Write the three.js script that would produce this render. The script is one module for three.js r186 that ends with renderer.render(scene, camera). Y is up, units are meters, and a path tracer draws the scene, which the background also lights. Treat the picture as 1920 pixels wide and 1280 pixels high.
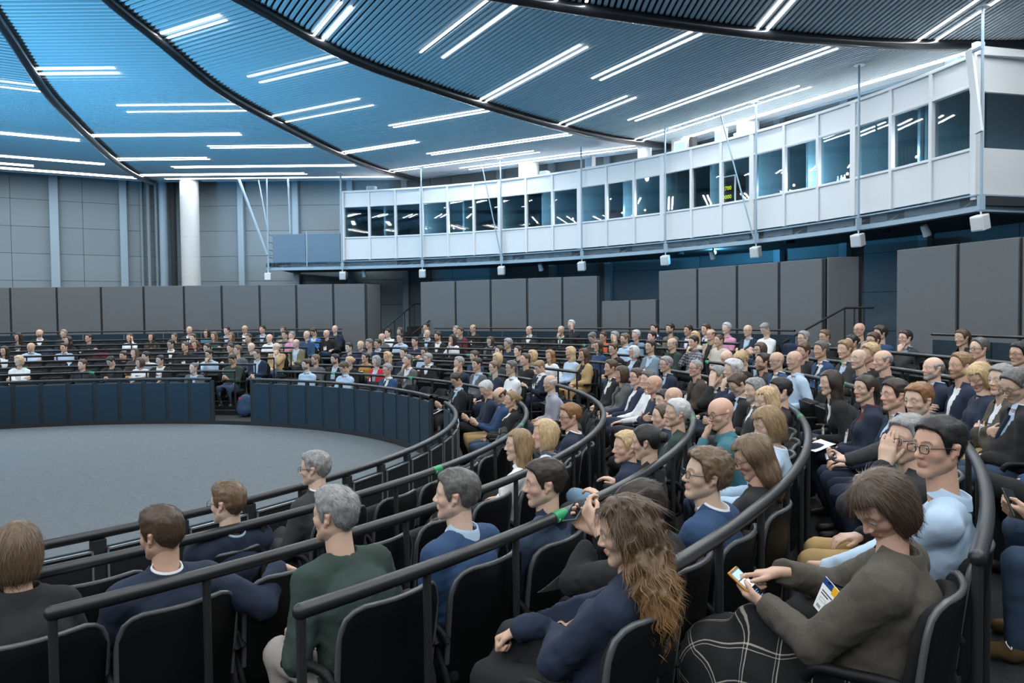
import * as THREE from 'three';
import { mergeGeometries } from 'three/addons/utils/BufferGeometryUtils.js';
import { RoundedBoxGeometry } from 'three/addons/geometries/RoundedBoxGeometry.js';
import { ImprovedNoise } from 'three/addons/math/ImprovedNoise.js';
import { RectAreaLightUniformsLib } from 'three/addons/lights/RectAreaLightUniformsLib.js';

// ---------- camera, light, exposure ----------
const scene = new THREE.Scene();
scene.background = new THREE.Color(0x020304);
const EYE = 2.25;
const camera = new THREE.PerspectiveCamera(2 * Math.atan(640 / 1415.13) * 180 / Math.PI, 1.5, 0.1, 120);
camera.position.set(7.924, EYE, 9.233);
camera.rotation.set(-1.8807 * Math.PI / 180, 0, -0.6058 * Math.PI / 180);
const renderer = new THREE.WebGLRenderer();
renderer.toneMapping = THREE.LinearToneMapping;
renderer.toneMappingExposure = 1.42;
renderer.shadowMap.enabled = true;
RectAreaLightUniformsLib.init();
const STRIP = { power: 30, glow: 6, color: [0.95, 0.985, 1.0] };   // ceiling light strips
const WASH = { color: [0.11, 0.52, 0.92], candela: 340, under: 6 };     // blue stage wash lamps, blue lamps under the gallery

// ---------- helpers ----------
const D2R = Math.PI / 180, V = (x, y, z) => new THREE.Vector3(x, y, z);
let seedState = 12345;
const rnd = () => { seedState = (seedState * 1664525 + 1013904223) >>> 0; return seedState / 4294967296; };
const rr = (a, b) => a + (b - a) * rnd();
const noise = new ImprovedNoise();
const nz = (x, y, z) => noise.noise(x, y, z);
const used = {};
function numbered(name) { const n = used[name] = (used[name] ?? -1) + 1; return n ? `${name}_${String(n).padStart(3, '0')}` : name; }
const mats = {};
function std(color, roughness = 0.7, metalness = 0, more = {}) {
  const key = JSON.stringify([color, roughness, metalness, Object.keys(more).filter((k) => typeof more[k] !== 'object').map((k) => [k, more[k]]), more.map?.uuid, more.bumpMap?.uuid]);
  if (mats[key]) return mats[key];
  const m = new THREE.MeshPhysicalMaterial({ roughness, metalness, ...more });
  m.color = Array.isArray(color) ? new THREE.Color().setRGB(...color) : new THREE.Color(color);
  return (mats[key] = m);
}
function mesh(name, geo, mat, parent, top = false) {
  const m = new THREE.Mesh(geo, mat); m.name = top ? numbered(name) : name; m.castShadow = m.receiveShadow = true;
  (parent ?? scene).add(m); return m;
}
function thing(name, label, category, group, kind) {
  const g = new THREE.Group(); g.name = numbered(name); scene.add(g);
  g.userData = { label, category }; if (group) g.userData.group = group; if (kind) g.userData.kind = kind;
  return g;
}
function structure(name, geo, mat, label) {
  const m = mesh(name, geo, mat, scene, true); m.userData = { kind: 'structure', label, category: name.split('_')[0] }; return m;
}
function tagged(o, label, category, group) { o.userData = { ...o.userData, label, category }; if (group) o.userData.group = group; return o; }
const polar = (R, a, y = 0) => V(R * Math.cos(a * D2R), y, R * Math.sin(a * D2R));
const inward = (a) => Math.atan2(-Math.cos(a * D2R), -Math.sin(a * D2R));   // rotation.y that makes local +z look at the hall's centre
function box(w, h, d, x = 0, y = 0, z = 0, ry = 0) { const g = new THREE.BoxGeometry(w, h, d); if (ry) g.rotateY(ry); g.translate(x, y, z); return g; }
function rbox(w, h, d, r, seg = 2) { return new RoundedBoxGeometry(w, h, d, seg, r); }
function tube(pts, r, radial = 10, seg, closed = false) {
  const c = new THREE.CatmullRomCurve3(pts, closed, 'centripetal'); return new THREE.TubeGeometry(c, seg ?? pts.length * 2, r, radial, closed);
}
class Arc extends THREE.Curve { constructor(R, a0, a1, y) { super(); Object.assign(this, { R, a0, a1, y }); } getPoint(t, o = V()) { const a = (this.a0 + (this.a1 - this.a0) * t) * D2R; return o.set(this.R * Math.cos(a), this.y, this.R * Math.sin(a)); } }
function arcTube(R, a0, a1, y, r, radial = 10) { return new THREE.TubeGeometry(new Arc(R, a0, a1, y), Math.max(2, Math.ceil(Math.abs(a1 - a0) / 1.2)), r, radial); }
function bar(a, b, r, radial = 8) {   // a straight round bar from a to b
  const d = b.clone().sub(a), g = new THREE.CylinderGeometry(r, r, d.length(), radial);
  g.applyQuaternion(new THREE.Quaternion().setFromUnitVectors(V(0, 1, 0), d.clone().normalize())); g.translate((a.x + b.x) / 2, (a.y + b.y) / 2, (a.z + b.z) / 2); return g;
}
// ring sector with a rectangular section, angles in degrees
function ringSector(R0, R1, y0, y1, a0, a1, step = 1.5) {
  const n = Math.max(1, Math.ceil(Math.abs(a1 - a0) / step)), P = [], I = [], U = [];
  const quad = (A, B, C2, D) => { const k = P.length / 3; for (const q of [A, B, C2, D]) { P.push(q.x, q.y, q.z); U.push(q.x + q.y * 0.3, q.z + q.y * 0.9); } I.push(k, k + 1, k + 2, k, k + 2, k + 3); };
  for (let i = 0; i < n; i++) {
    const a = a0 + (a1 - a0) * i / n, b = a0 + (a1 - a0) * (i + 1) / n;
    const [p, q, s, t] = [polar(R0, a), polar(R1, a), polar(R1, b), polar(R0, b)];
    const up = (v, y) => V(v.x, y, v.z);
    quad(up(p, y1), up(t, y1), up(s, y1), up(q, y1)); quad(up(p, y0), up(q, y0), up(s, y0), up(t, y0));
    quad(up(p, y0), up(t, y0), up(t, y1), up(p, y1)); quad(up(q, y0), up(q, y1), up(s, y1), up(s, y0));
    if (i === 0) quad(up(p, y0), up(p, y1), up(q, y1), up(q, y0));
    if (i === n - 1) quad(up(t, y0), up(s, y0), up(s, y1), up(t, y1));
  }
  const g = new THREE.BufferGeometry(); g.setAttribute('position', new THREE.Float32BufferAttribute(P, 3)); g.setAttribute('uv', new THREE.Float32BufferAttribute(U, 2)); g.setIndex(I); g.computeVertexNormals(); return g;
}
function merge(list) {
  const l = list.map((g) => { const h = g.index ? g.toNonIndexed() : g.clone(); for (const k of Object.keys(h.attributes)) if (!['position', 'normal', 'uv'].includes(k)) h.deleteAttribute(k); return h; });
  if (!l.every((h) => h.attributes.uv)) l.forEach((h) => h.deleteAttribute('uv'));
  return mergeGeometries(l);
}
function noiseTexture(size, fn, srgb = true) {
  const d = new Uint8Array(size * size * 4);
  for (let y = 0; y < size; y++) for (let x = 0; x < size; x++) { const c = fn(x / size, y / size, x, y), k = 4 * (y * size + x); d[k] = c[0]; d[k + 1] = c[1]; d[k + 2] = c[2]; d[k + 3] = 255; }
  const t = new THREE.DataTexture(d, size, size); t.wrapS = t.wrapT = THREE.RepeatWrapping; t.magFilter = THREE.LinearFilter; t.minFilter = THREE.LinearMipmapLinearFilter; t.generateMipmaps = true;
  if (srgb) t.colorSpace = THREE.SRGBColorSpace; t.needsUpdate = true; return t;
}
function canvasTexture(w, h, draw) {
  const c = document.createElement('canvas'); c.width = w; c.height = h; const g = c.getContext('2d'); draw(g, w, h);
  const t = new THREE.CanvasTexture(c); t.colorSpace = THREE.SRGBColorSpace; return t;
}
const tile = (f, n, m) => { const a = 2 * Math.PI; return (u, v) => nz(n + f * Math.cos(a * u) * 0.5, n * 2 + f * Math.sin(a * u) * 0.5 + 3 * Math.cos(a * v) * f * 0.17, m + f * Math.sin(a * v) * 0.5); };

// ---------- materials ----------
const carpetTex = noiseTexture(512, (u, v) => { const n = 0.5 * rnd() + 0.5 * rnd(), c = 120 + 46 * (n - 0.5) + 9 * tile(9, 1, 2)(u, v); return [c, c, c]; });
const carpetBump = noiseTexture(256, () => { const c = 255 * rnd(); return [c, c, c]; }, false);
carpetTex.repeat.set(0.8, 0.8); carpetBump.repeat.set(2.2, 2.2);
const clothTex = noiseTexture(256, (u, v, x, y) => { const c = 205 + 26 * ((x + y) % 3 - 1) * 0.4 + 42 * (rnd() - 0.5); return [c, c, c]; });
clothTex.repeat.set(3, 3);
const M = {
  carpet: std([0.74, 0.87, 0.95], 0.96, 0, { map: carpetTex, bumpMap: carpetBump, bumpScale: 0.004 }),
  tier: std([0.12, 0.13, 0.138], 0.96, 0, { map: carpetTex, bumpMap: carpetBump, bumpScale: 0.004 }),
  rail: std([0.013, 0.0145, 0.0165], 0.38),
  post: std([0.009, 0.010, 0.011], 0.75),
  black: std([0.008, 0.009, 0.010], 0.55),
  barrier: std([0.011, 0.040, 0.066], 0.85, 0, { map: clothTex }),
  barrierBack: std([0.010, 0.011, 0.013], 0.5),
  alu: std([0.48, 0.50, 0.52], 0.35, 0.75),
  shell: std([0.005, 0.0054, 0.006], 0.5, 0, { specularIntensity: 0.45 }),
  rim: std([0.085, 0.09, 0.095], 0.28),
  cushion: std([0.010, 0.0112, 0.0128], 0.95, 0, { map: clothTex }),
  screen: std([0.20, 0.22, 0.235], 0.95, 0, { map: clothTex }),
  clad: std([0.18, 0.232, 0.268], 0.6), clad2: std([0.174, 0.225, 0.26], 0.6), clad3: std([0.186, 0.239, 0.276], 0.6),
  steel: std([0.26, 0.36, 0.44], 0.5), white: std([0.60, 0.63, 0.65], 0.45), offwhite: std([0.60, 0.63, 0.66], 0.6),
  column: std([0.50, 0.52, 0.53], 0.5), ceilBack: std([0.035, 0.045, 0.055], 0.9), slat: std([0.38, 0.42, 0.45], 0.6), ceilTube: std([0.012, 0.014, 0.017], 0.3, 0, { clearcoat: 0.4, clearcoatRoughness: 0.2 }),
  dark: std([0.02, 0.024, 0.028], 0.8), booth: std([0.10, 0.235, 0.31], 0.8),
  green: std([0.02, 0.36, 0.20], 0.5), paper: std([0.82, 0.83, 0.84], 0.6),
};
M.glow = new THREE.MeshStandardMaterial({ color: 0x222222, emissive: new THREE.Color().setRGB(...STRIP.color), emissiveIntensity: STRIP.glow });
M.glass = new THREE.MeshPhysicalMaterial({ color: 0xffffff, transmission: 1, thickness: 0, roughness: 0.02, ior: 1.5 });
const F = (k) => 0.08 + 0.1 * (k - 1);
const RR = [0, 7.207, 8.092, 8.977, 9.862, 10.753, 11.632, 12.517, 13.402, 14.2];
const RY = [0, 1.003, 1.102, 1.202, 1.299, 1.399, 1.492, 1.604, 1.708, 1.95];
const words = ['zero', 'first', 'second', 'third', 'fourth', 'fifth', 'sixth', 'seventh', 'eighth', 'ninth', 'tenth', 'eleventh', 'twelfth', 'thirteenth', 'fourteenth', 'fifteenth', 'sixteenth'];

// ---------- floor and tiers ----------
structure('floor', ringSector(0.01, 7.15, -0.3, 0, 0, 360, 4), M.carpet, 'grey carpeted round floor in the middle of the hall');
for (let k = 1; k <= 8; k++) structure('floor_tier', ringSector(RR[k] - 0.057, RR[k + 1] - 0.057 + (k === 8 ? 0.2 : 0), -0.3, F(k), 0, 360, 2), M.tier, `dark carpeted step carrying the ${words[k]} row of seats`);
structure('floor_landing', ringSector(14.343, 20.2, -0.3, 0.95, 0, 360, 4), M.tier, 'dark carpeted landing behind the rows');

// ---------- walls: twelve flat sides ----------
const AP = 18.6, SIDE = 2 * AP * Math.tan(15 * D2R);
function onFacet(g, sec, rho) { g.userData.kind ??= 'structure'; const p = polar(rho, sec); g.position.copy(p); g.rotation.y = inward(sec); return g; }
for (let s = 0; s < 12; s++) {
  const sec = -180 + 30 * s, seen = sec >= -120 && sec <= 0;
  const g = new THREE.Group(); g.name = `wall_${['west', 'west_north', 'north_west', 'north', 'north_east', 'east_north', 'east', 'east_south', 'south_east', 'south', 'south_west', 'west_south'][s]}`; scene.add(g);
  g.userData = { kind: 'structure', label: `grey metal-clad hall wall, side ${words[s + 1]} of twelve`, category: 'wall' }; onFacet(g, sec, AP);
  mesh('wall_core', box(SIDE + 0.2, 9.4, 0.3, 0, 4.7, -0.2), M.dark, g);
  if (!seen) { mesh('lining', box(SIDE, 9.2, 0.04, 0, 4.6, -0.02), M.clad, g); continue; }
  // boards run from column to column
  const cuts = [-SIDE / 2, ...(sec === -120 ? [-2.55, -0.43, 1.69, 3.81] : [-3.93, -1.93, 0.07, 2.06, 4.05]).filter((c) => Math.abs(c) < SIDE / 2 - 0.1), SIDE / 2];
  for (let i = 0; i + 1 < cuts.length; i++) for (let j = 0; j < 8; j++) {
    const w = cuts[i + 1] - cuts[i], h = 0.92;
    mesh('cladding_board', box(w - 0.012, h - 0.012, 0.04, -(cuts[i] + cuts[i + 1]) / 2, 1.0 + (j + 0.5) * h - 0.1, -0.03), [M.clad, M.clad2, M.clad3][(i * 3 + j * 5 + s) % 3], g);
  }
}
structure('ceiling_roof', ringSector(0.01, 19.9, 9.3, 9.5, 0, 360, 6), M.dark, 'dark roof slab above the slatted ceiling');
// flat steel columns in front of the cladding, pipes, and the big white column
for (const [sec, t, w] of [[-120, -0.43, 0.27], [-120, 1.69, 0.27], [-120, 3.81, 0.24], [-90, -1.93, 0.22], [-90, 0.07, 0.22], [-90, 2.06, 0.22], [-90, 4.05, 0.22], [-60, -1.93, 0.22], [-60, 0.07, 0.22], [-60, 2.06, 0.22], [-30, -1.93, 0.22], [-30, 0.07, 0.22], [-30, 2.06, 0.22]]) {
  const c = mesh('steel_column', rbox(w, 8.2, 0.2, 0.015, 1), M.steel, scene, true), p = polar(AP - 0.1, sec).add(V(-Math.sin(sec * D2R), 0, Math.cos(sec * D2R)).multiplyScalar(t)); c.position.set(p.x, 5.05, p.z); c.rotation.y = inward(sec);
  c.userData = { kind: 'structure', label: 'blue-grey steel column in front of the wall cladding', category: 'column', group: 'steel wall columns' };
}
for (const [x, r, m] of [[-5.45, 0.05, M.clad], [-5.2, 0.07, M.clad3], [-4.92, 0.05, M.clad2], [-4.66, 0.15, M.steel], [-4.3, 0.1, M.dark]]) {
  const c = mesh('service_pipe', new THREE.CylinderGeometry(r, r, 8.2, 14), m, scene, true); c.position.set(x, 5.05, -18.25);
  tagged(c, r > 0.12 ? 'thick blue-grey pipe beside the white round column' : r === 0.1 ? 'black pipe right beside the white round column' : x === -5.45 ? 'thin grey service pipe, leftmost of the pipe bundle' : x === -5.2 ? 'light grey service pipe, second of the pipe bundle' : 'thin grey service pipe, third of the pipe bundle', 'pipe');
}
{
  const g = new THREE.Group(); g.name = 'round_column'; scene.add(g); g.position.set(-3.3, 0.95, -17.3); g.userData = { kind: 'structure', label: 'white round concrete column by the far wall', category: 'column' };
  for (let j = 0; j < 9; j++) { const s = new THREE.CylinderGeometry(0.31, 0.31, 0.695, 40); s.translate(0, 0.35 + j * 0.7, 0); mesh('drum', s, M.column, g); }
}

// ---------- slatted ceiling: twelve sectors, a sagging profile ----------
const PR = [0, 2.5, 4.1, 5.2, 6.9, 8.8, 11, 13, 15, 17, 18.5, 22], PH = [6.4, 6.05, 5.52, 5.28, 4.88, 4.72, 4.62, 4.58, 4.63, 4.77, 4.9, 5.2];
function interp(x, xs, ys) { let i = 0; while (i < xs.length - 2 && x > xs[i + 1]) i++; const t = (x - xs[i]) / (xs[i + 1] - xs[i]), m = (k) => k <= 0 ? (ys[1] - ys[0]) / (xs[1] - xs[0]) : k >= xs.length - 1 ? (ys[k] - ys[k - 1]) / (xs[k] - xs[k - 1]) : (ys[k + 1] - ys[k - 1]) / (xs[k + 1] - xs[k - 1]); const h = xs[i + 1] - xs[i], t2 = t * t, t3 = t2 * t; return (2 * t3 - 3 * t2 + 1) * ys[i] + (t3 - 2 * t2 + t) * h * m(i) + (-2 * t3 + 3 * t2) * ys[i + 1] + (t3 - t2) * h * m(i + 1); }
const tubeY = (r) => EYE + interp(r, PR, PH);
const ceilY = (rho) => tubeY(rho / Math.cos(15 * D2R)) + 0.05;
const EDGE = 17.55;
const stripA = [[6.05, 6.22, -1.62, 0.03], [7.78, 8.22, -0.84, 1.9], [9.93, 10.08, -2.72, 1.12], [11.12, 11.32, -0.17, 2.6], [12.42, 12.66, -3.5, -0.72], [13.74, 13.96, -2.32, 3.22], [15.38, 15.74, -4.22, 1.25], [16.75, 16.9, -3.9, 4.2]];
const stripB = [[5.03, 5.17, -1.21, 0.42], [6.7, 7.0, -0.83, 1.86], [8.65, 9.1, -2.3, 0.4], [10.5, 10.68, -0.3, 2.45], [11.95, 12.13, -3.4, -0.62], [13.42, 13.65, -1.32, 3.1], [15.0, 15.36, -4.1, 1.26], [16.4, 16.95, -2.2, 4.4]];
const bayName = { '-120': 'leftmost ceiling bay', '-90': 'ceiling bay over the white column', '-60': 'ceiling bay over the booth\'s far end', '-30': 'ceiling bay over the booth middle', '0': 'top right ceiling bay' };
for (let s = 0; s < 12; s++) {
  const sec = -180 + 30 * s, seen = sec >= -120 && sec <= 0;
  const g = new THREE.Group(); g.name = numbered('ceiling'); scene.add(g); g.rotation.y = inward(sec);   // local -z points outward
  g.userData = { kind: 'structure', label: seen ? `slatted ceiling, ${bayName[sec]}` : `slatted ceiling bay number ${s + 1} out of view`, category: 'ceiling' };
  const P = [], I = [], rs = []; for (let r = 0.3; r < EDGE; r += 0.35) rs.push(r); rs.push(EDGE);
  rs.forEach((r, i) => { const w = r * Math.tan(15 * D2R), y = ceilY(r) + 0.1; P.push(-w, y, -r, w, y, -r); if (i) { const k = 2 * i; I.push(k - 2, k, k + 1, k - 2, k + 1, k - 1); } });
  const bg = new THREE.BufferGeometry(); bg.setAttribute('position', new THREE.Float32BufferAttribute(P, 3)); bg.setIndex(I); bg.computeVertexNormals();
  mesh('backing', bg, M.ceilBack, g);
  mesh('edge_trim', box(2 * EDGE * Math.tan(15 * D2R), 0.3, 0.03, 0, ceilY(EDGE) + 0.1, -EDGE - 0.02), M.steel, g);
  const list = [];
  for (let r = 2.5; r < EDGE; r += seen ? 0.1 : 0.3) { const w = 2 * r * Math.tan(15 * D2R) - 0.1, b = new THREE.BoxGeometry(w, 0.045, seen ? 0.052 : 0.2); b.translate(0, ceilY(r) + 0.02, -r); list.push(b); }
  const sl = mesh('slats', merge(list), M.slat, g); sl.userData.kind = 'stuff';
  // light strips
  (s % 2 ? stripA : stripB).forEach(([r0, r1, t0, t1], i) => {
    // seen from below, tangential coordinate t runs anticlockwise: local x = -t
    const rm = (r0 + r1) / 2, y0 = ceilY(rm) - 0.035;
    for (const [j, r] of [r0, r1].entries()) {
      const b = rbox(t1 - t0, 0.014, 0.045, 0.006, 1);
      const st = mesh('light_strip', b, M.glow, scene, true);
      const p = polar(r, sec).add(V(-Math.sin(sec * D2R), 0, Math.cos(sec * D2R)).multiplyScalar((t0 + t1) / 2));
      st.position.set(p.x, ceilY(r) - 0.012, p.z); st.rotation.y = inward(sec);
      tagged(st, seen ? `${j ? 'outer' : 'inner'} white light strip of ${words[i + 1]} pair, ${bayName[sec]}` : `white ceiling light strip, ${words[2 * i + j + 1]} from the middle, unseen bay ${words[s + 1]}`, 'ceiling light', 'white light strips in the ceiling');
    }
    for (const [r, w, k] of seen ? [[r0, 0.045, 1.34], [r1, 0.045, 1.34]] : [[rm, 0.12, 1]]) {
      const L = new THREE.RectAreaLight(new THREE.Color().setRGB(...STRIP.color), STRIP.power * k, t1 - t0, w), p = polar(r, sec).add(V(-Math.sin(sec * D2R), 0, Math.cos(sec * D2R)).multiplyScalar((t0 + t1) / 2));
      L.position.set(p.x, ceilY(r) - 0.021, p.z); L.rotation.order = 'YXZ'; L.rotation.set(-Math.PI / 2, inward(sec), 0); L.name = 'strip_light'; L.castShadow = true; scene.add(L);
    }
  });
  const pts = []; for (let r = 2.45; r <= 18.2; r += 0.45) pts.push(polar(r, sec + 15, tubeY(r) - 0.02));
  const tb = mesh('ceiling_tube', tube(pts, 0.095, 14, pts.length), M.ceilTube, scene, true); tb.userData = { kind: 'structure', label: `glossy black tube between ceiling bays, number ${words[s + 1]}`, category: 'ceiling tube' };
}
structure('ceiling_crown', ringSector(0.01, 2.7, EYE + 6.3, EYE + 6.4, 0, 360, 12), M.slat, 'round cap in the middle of the ceiling');

// ---------- blue wash: LED floodlights on the floor, outside the frame, and small lamps under the gallery ----------
M.blueGlow = new THREE.MeshStandardMaterial({ color: 0x111111, emissive: new THREE.Color().setRGB(...WASH.color), emissiveIntensity: 5 });
for (const [i, [x, z, tx, ty, tz, kk]] of [[-5.2, -1.2, -2.6, 7, -5.5, 1], [-4.6, 0.4, 1.2, 7.2, -4.5, 1]].entries()) {
  const g = thing('floodlight', `blue floodlight standing on the floor, ${words[i + 1]} in line`, 'floodlight', 'blue floodlights'); g.position.set(x, 0, z);
  mesh('yoke', merge([box(0.03, 0.3, 0.03, -0.17, 0.15, 0), box(0.03, 0.3, 0.03, 0.17, 0.15, 0), box(0.37, 0.02, 0.2, 0, 0.01, 0)]), M.black, g);
  const b = mesh('lamp_body', new THREE.CylinderGeometry(0.14, 0.11, 0.24, 24), M.black, g); b.position.y = 0.3;
  const dir = V(tx - x, ty - 0.3, tz - z).normalize(); b.quaternion.setFromUnitVectors(V(0, 1, 0), dir);
  const l = mesh('lens', new THREE.CylinderGeometry(0.125, 0.125, 0.01, 24), M.blueGlow, b); l.position.y = 0.122;
  const S = new THREE.SpotLight(new THREE.Color().setRGB(...WASH.color), WASH.candela * kk, 0, 56 * D2R, 1, 2); S.position.set(x, 0.3, z).addScaledVector(dir, 0.14); S.target.position.set(tx, ty, tz); S.castShadow = true; S.shadow.radius = 5; scene.add(S, S.target);
}
for (const [i, [a, R]] of [[-38.5, 16.9]].entries()) {
  const b = mesh('blue_lamp', new THREE.SphereGeometry(0.06, 16, 10), M.blueGlow, scene, true); b.position.copy(polar(R, a, EYE + 1.62)); tagged(b, 'small blue glowing lamp under the gallery deck', 'lamp');
  const L = new THREE.PointLight(new THREE.Color().setRGB(...WASH.color), WASH.under, 0, 2); L.position.copy(b.position); L.castShadow = true; scene.add(L);
}
// ---------- front barrier round the floor ----------
const END = [0, 74, 74, 46.19, 43.06, 38.71, 36.03, 32.6, 30.2, 28];
const BLOCKS = [['left', -128, -78.6], ['middle', -70.7, -23.4], ['right', -16.3, null]];
const blockWords = { left: 'far left block', middle: 'far middle block', right: 'right block' };
for (const [bn, a0, e] of BLOCKS) {
  const a1 = e ?? END[1], g = thing('front_barrier', `black barrier of upright panels along the floor, ${blockWords[bn]}`, 'barrier', 'panelled barriers round the floor');
  mesh('handrail', arcTube(RR[1], a0, a1, RY[1] - 0.03, 0.03, 14), M.rail, g);
  const n = Math.round((a1 - a0) / 4.09), st = (a1 - a0) / n;
  for (let i = 0; i <= n; i++) { const a = a0 + i * st, p = mesh('post', rbox(0.088, RY[1] - 0.06, 0.045, 0.008, 1), M.post, g); p.position.copy(polar(RR[1], a, (RY[1] - 0.06) / 2)); p.rotation.y = inward(a); }
  for (let i = 0; i < n; i++) {
    const a = a0 + (i + 0.5) * st, w = 2 * RR[1] * Math.sin(st * D2R / 2) - 0.075, h = RY[1] - 0.16;
    const p = mesh('panel', rbox(w, h, 0.03, 0.008, 1), M.barrier, g); p.position.copy(polar(RR[1] - 0.02, a, 0.045 + h / 2)); p.rotation.y = inward(a);
    const q = mesh('back_panel', rbox(w, h, 0.02, 0.006, 1), M.barrierBack, g); q.position.copy(polar(RR[1] + 0.018, a, 0.045 + h / 2)); q.rotation.y = inward(a);
    const fr = mesh('edge_strip', merge([box(w, 0.012, 0.012, 0, h / 2 - 0.006, -0.014), box(0.01, h, 0.012, -w / 2 + 0.005, 0, -0.014), box(0.01, h, 0.012, w / 2 - 0.005, 0, -0.014)]), M.alu, q); fr.position.y = 0.0;
  }
}
// ---------- handrails behind each row ----------
const tagTex = canvasTexture(96, 64, (g, w, h) => { g.fillStyle = '#0f8a55'; g.fillRect(0, 0, w, h); g.fillStyle = '#e8fff4'; g.fillRect(14, 24, 34, 12); g.beginPath(); g.moveTo(46, 14); g.lineTo(66, 30); g.lineTo(46, 46); g.fill(); g.fillRect(70, 14, 10, 34); });
M.tag = new THREE.MeshStandardMaterial({ map: tagTex, roughness: 0.5 });
const TAGS = { 2: [25.1, 8.3, -101.7, -59.7, -42.6], 3: [-112.4, -88, -33], 4: [34.35, 13.2, -55], 5: [15.6, -50], 6: [4.6, -16.2, -92], 7: [-5, -40], 8: [-47, -27] };
for (let k = 2; k <= 8; k++) for (const [bn, a0, e] of BLOCKS) {
  const a1 = e ?? END[k], R = RR[k], y = RY[k], fl = F(k);
  const g = thing('handrail', `black tubular handrail behind ${words[k - 1]} row, ${blockWords[bn]}`, 'handrail', 'handrails between the rows');
  mesh('rail', arcTube(R, a0, a1, y - 0.028, 0.028, bn === 'right' ? 16 : 8), M.rail, g);
  const n = Math.round((a1 - a0) * D2R * R / (bn === 'right' ? 0.57 : 0.68));
  for (let i = 0; i <= n; i++) {
    const a = a0 + (a1 - a0) * i / n, p = mesh('post', new THREE.CylinderGeometry(0.017, 0.017, y - 0.04 - fl, 10), M.post, g); p.position.copy(polar(R, a, (y - 0.04 + fl) / 2));
  }
  for (const a of [a0, a1]) { const c = mesh('end_cap', new THREE.SphereGeometry(0.0285, 14, 8), M.rail, g); c.position.copy(polar(R, a, y - 0.028)); }
  for (const a of TAGS[k] ?? []) if (a > a0 && a < a1) { const da = 0.11 / R / D2R, t = mesh('green_tag', arcTube(R, a - da / 2, a + da / 2, y - 0.028, 0.0295, 16), M.tag, g); t.userData.label = 'green sticker with white mark'; }
  mesh('kick_panel', ringSector(R - 0.012, R + 0.012, fl + 0.02, fl + 0.1, a0, a1, 2), M.post, g);
}
// ---------- rear barrier ----------
for (const [bn, a0, a1] of [['left', -128, -79], ['middle', -66.6, -20.8], ['right', -7.4, 27]]) {
  const g = thing('rear_barrier', `low dark panelled wall behind the last row, ${blockWords[bn]}`, 'barrier', 'rear barriers');
  mesh('top_rail', arcTube(RR[9], a0, a1, RY[9] - 0.02, 0.022, 8), M.rail, g);
  const n = Math.round((a1 - a0) / 4.6), st = (a1 - a0) / n;
  for (let i = 0; i < n; i++) { const a = a0 + (i + 0.5) * st, w = 2 * RR[9] * Math.sin(st * D2R / 2) - 0.03, h = RY[9] - 0.9; const p = mesh('panel', rbox(w, h, 0.03, 0.006, 1), M.barrier, g); p.position.copy(polar(RR[9], a, 0.8 + h / 2)); p.rotation.y = inward(a); }
}
// ---------- tall grey screens behind the rows ----------
const K = 1.0476, C0 = [7.924, 9.233], far = ([x, z]) => [C0[0] + (x - C0[0]) * K, C0[1] + (z - C0[1]) * K];
const screens = [
  ['left', [[-9.0, -13.88], [-7.38, -13.88], [-5.96, -13.88], [-4.61, -13.88], [-3.31, -13.88], [-2.08, -13.88], [-0.93, -13.89], [0.23, -13.89], [1.35, -13.89], [2.48, -13.89], [3.47, -13.89]], 1.1],
  ['left return', [[3.47, -13.89], [3.80, -14.5]], 1.1],
  ['middle', [[5.22, -13.22], [6.32, -12.66], [7.35, -12.14], [8.37, -11.62], [9.31, -11.15], [10.22, -10.68]], 1.1],
  ['low', [[10.3, -10.58], [10.92, -9.77], [11.45, -9.0]], 0.4],
  ['right', [[11.47, -8.92], [12.16, -7.90], [12.78, -6.97], [13.37, -6.09], [13.93, -5.27]], 1.1],
  ['right return', [[13.93, -5.22], [14.56, -5.16]], 1.12],
  ['last', [[14.46, -3.58], [14.84, -2.44], [15.16, -1.47], [15.42, -0.4], [15.6, 0.8], [15.7, 2.0]], 1.1]];
for (const [nm, P, top] of screens) for (let i = 0; i + 1 < P.length; i++) {
  const [a, b] = [far(P[i]), far(P[i + 1])], w = Math.hypot(b[0] - a[0], b[1] - a[1]), h = EYE + top - 0.95;
  const g = thing('acoustic_screen', `${nm === 'low' ? 'low' : 'tall'} grey fabric screen, ${words[i + 1]} from left in the ${nm === 'low' ? 'short step' : nm} run`, 'screen', 'grey fabric screens behind the rows');
  g.position.set((a[0] + b[0]) / 2, 0.95, (a[1] + b[1]) / 2); g.rotation.y = Math.atan2(-(b[1] - a[1]), b[0] - a[0]);
  const p = mesh('fabric_panel', rbox(w - 0.07, h, 0.09, 0.012, 1), M.screen, g); p.position.y = h / 2;
  const q = mesh('joint_post', box(0.06, h - 0.02, 0.06, w / 2, h / 2, -0.02), M.black, g); q.name = 'joint_post';
}
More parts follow.
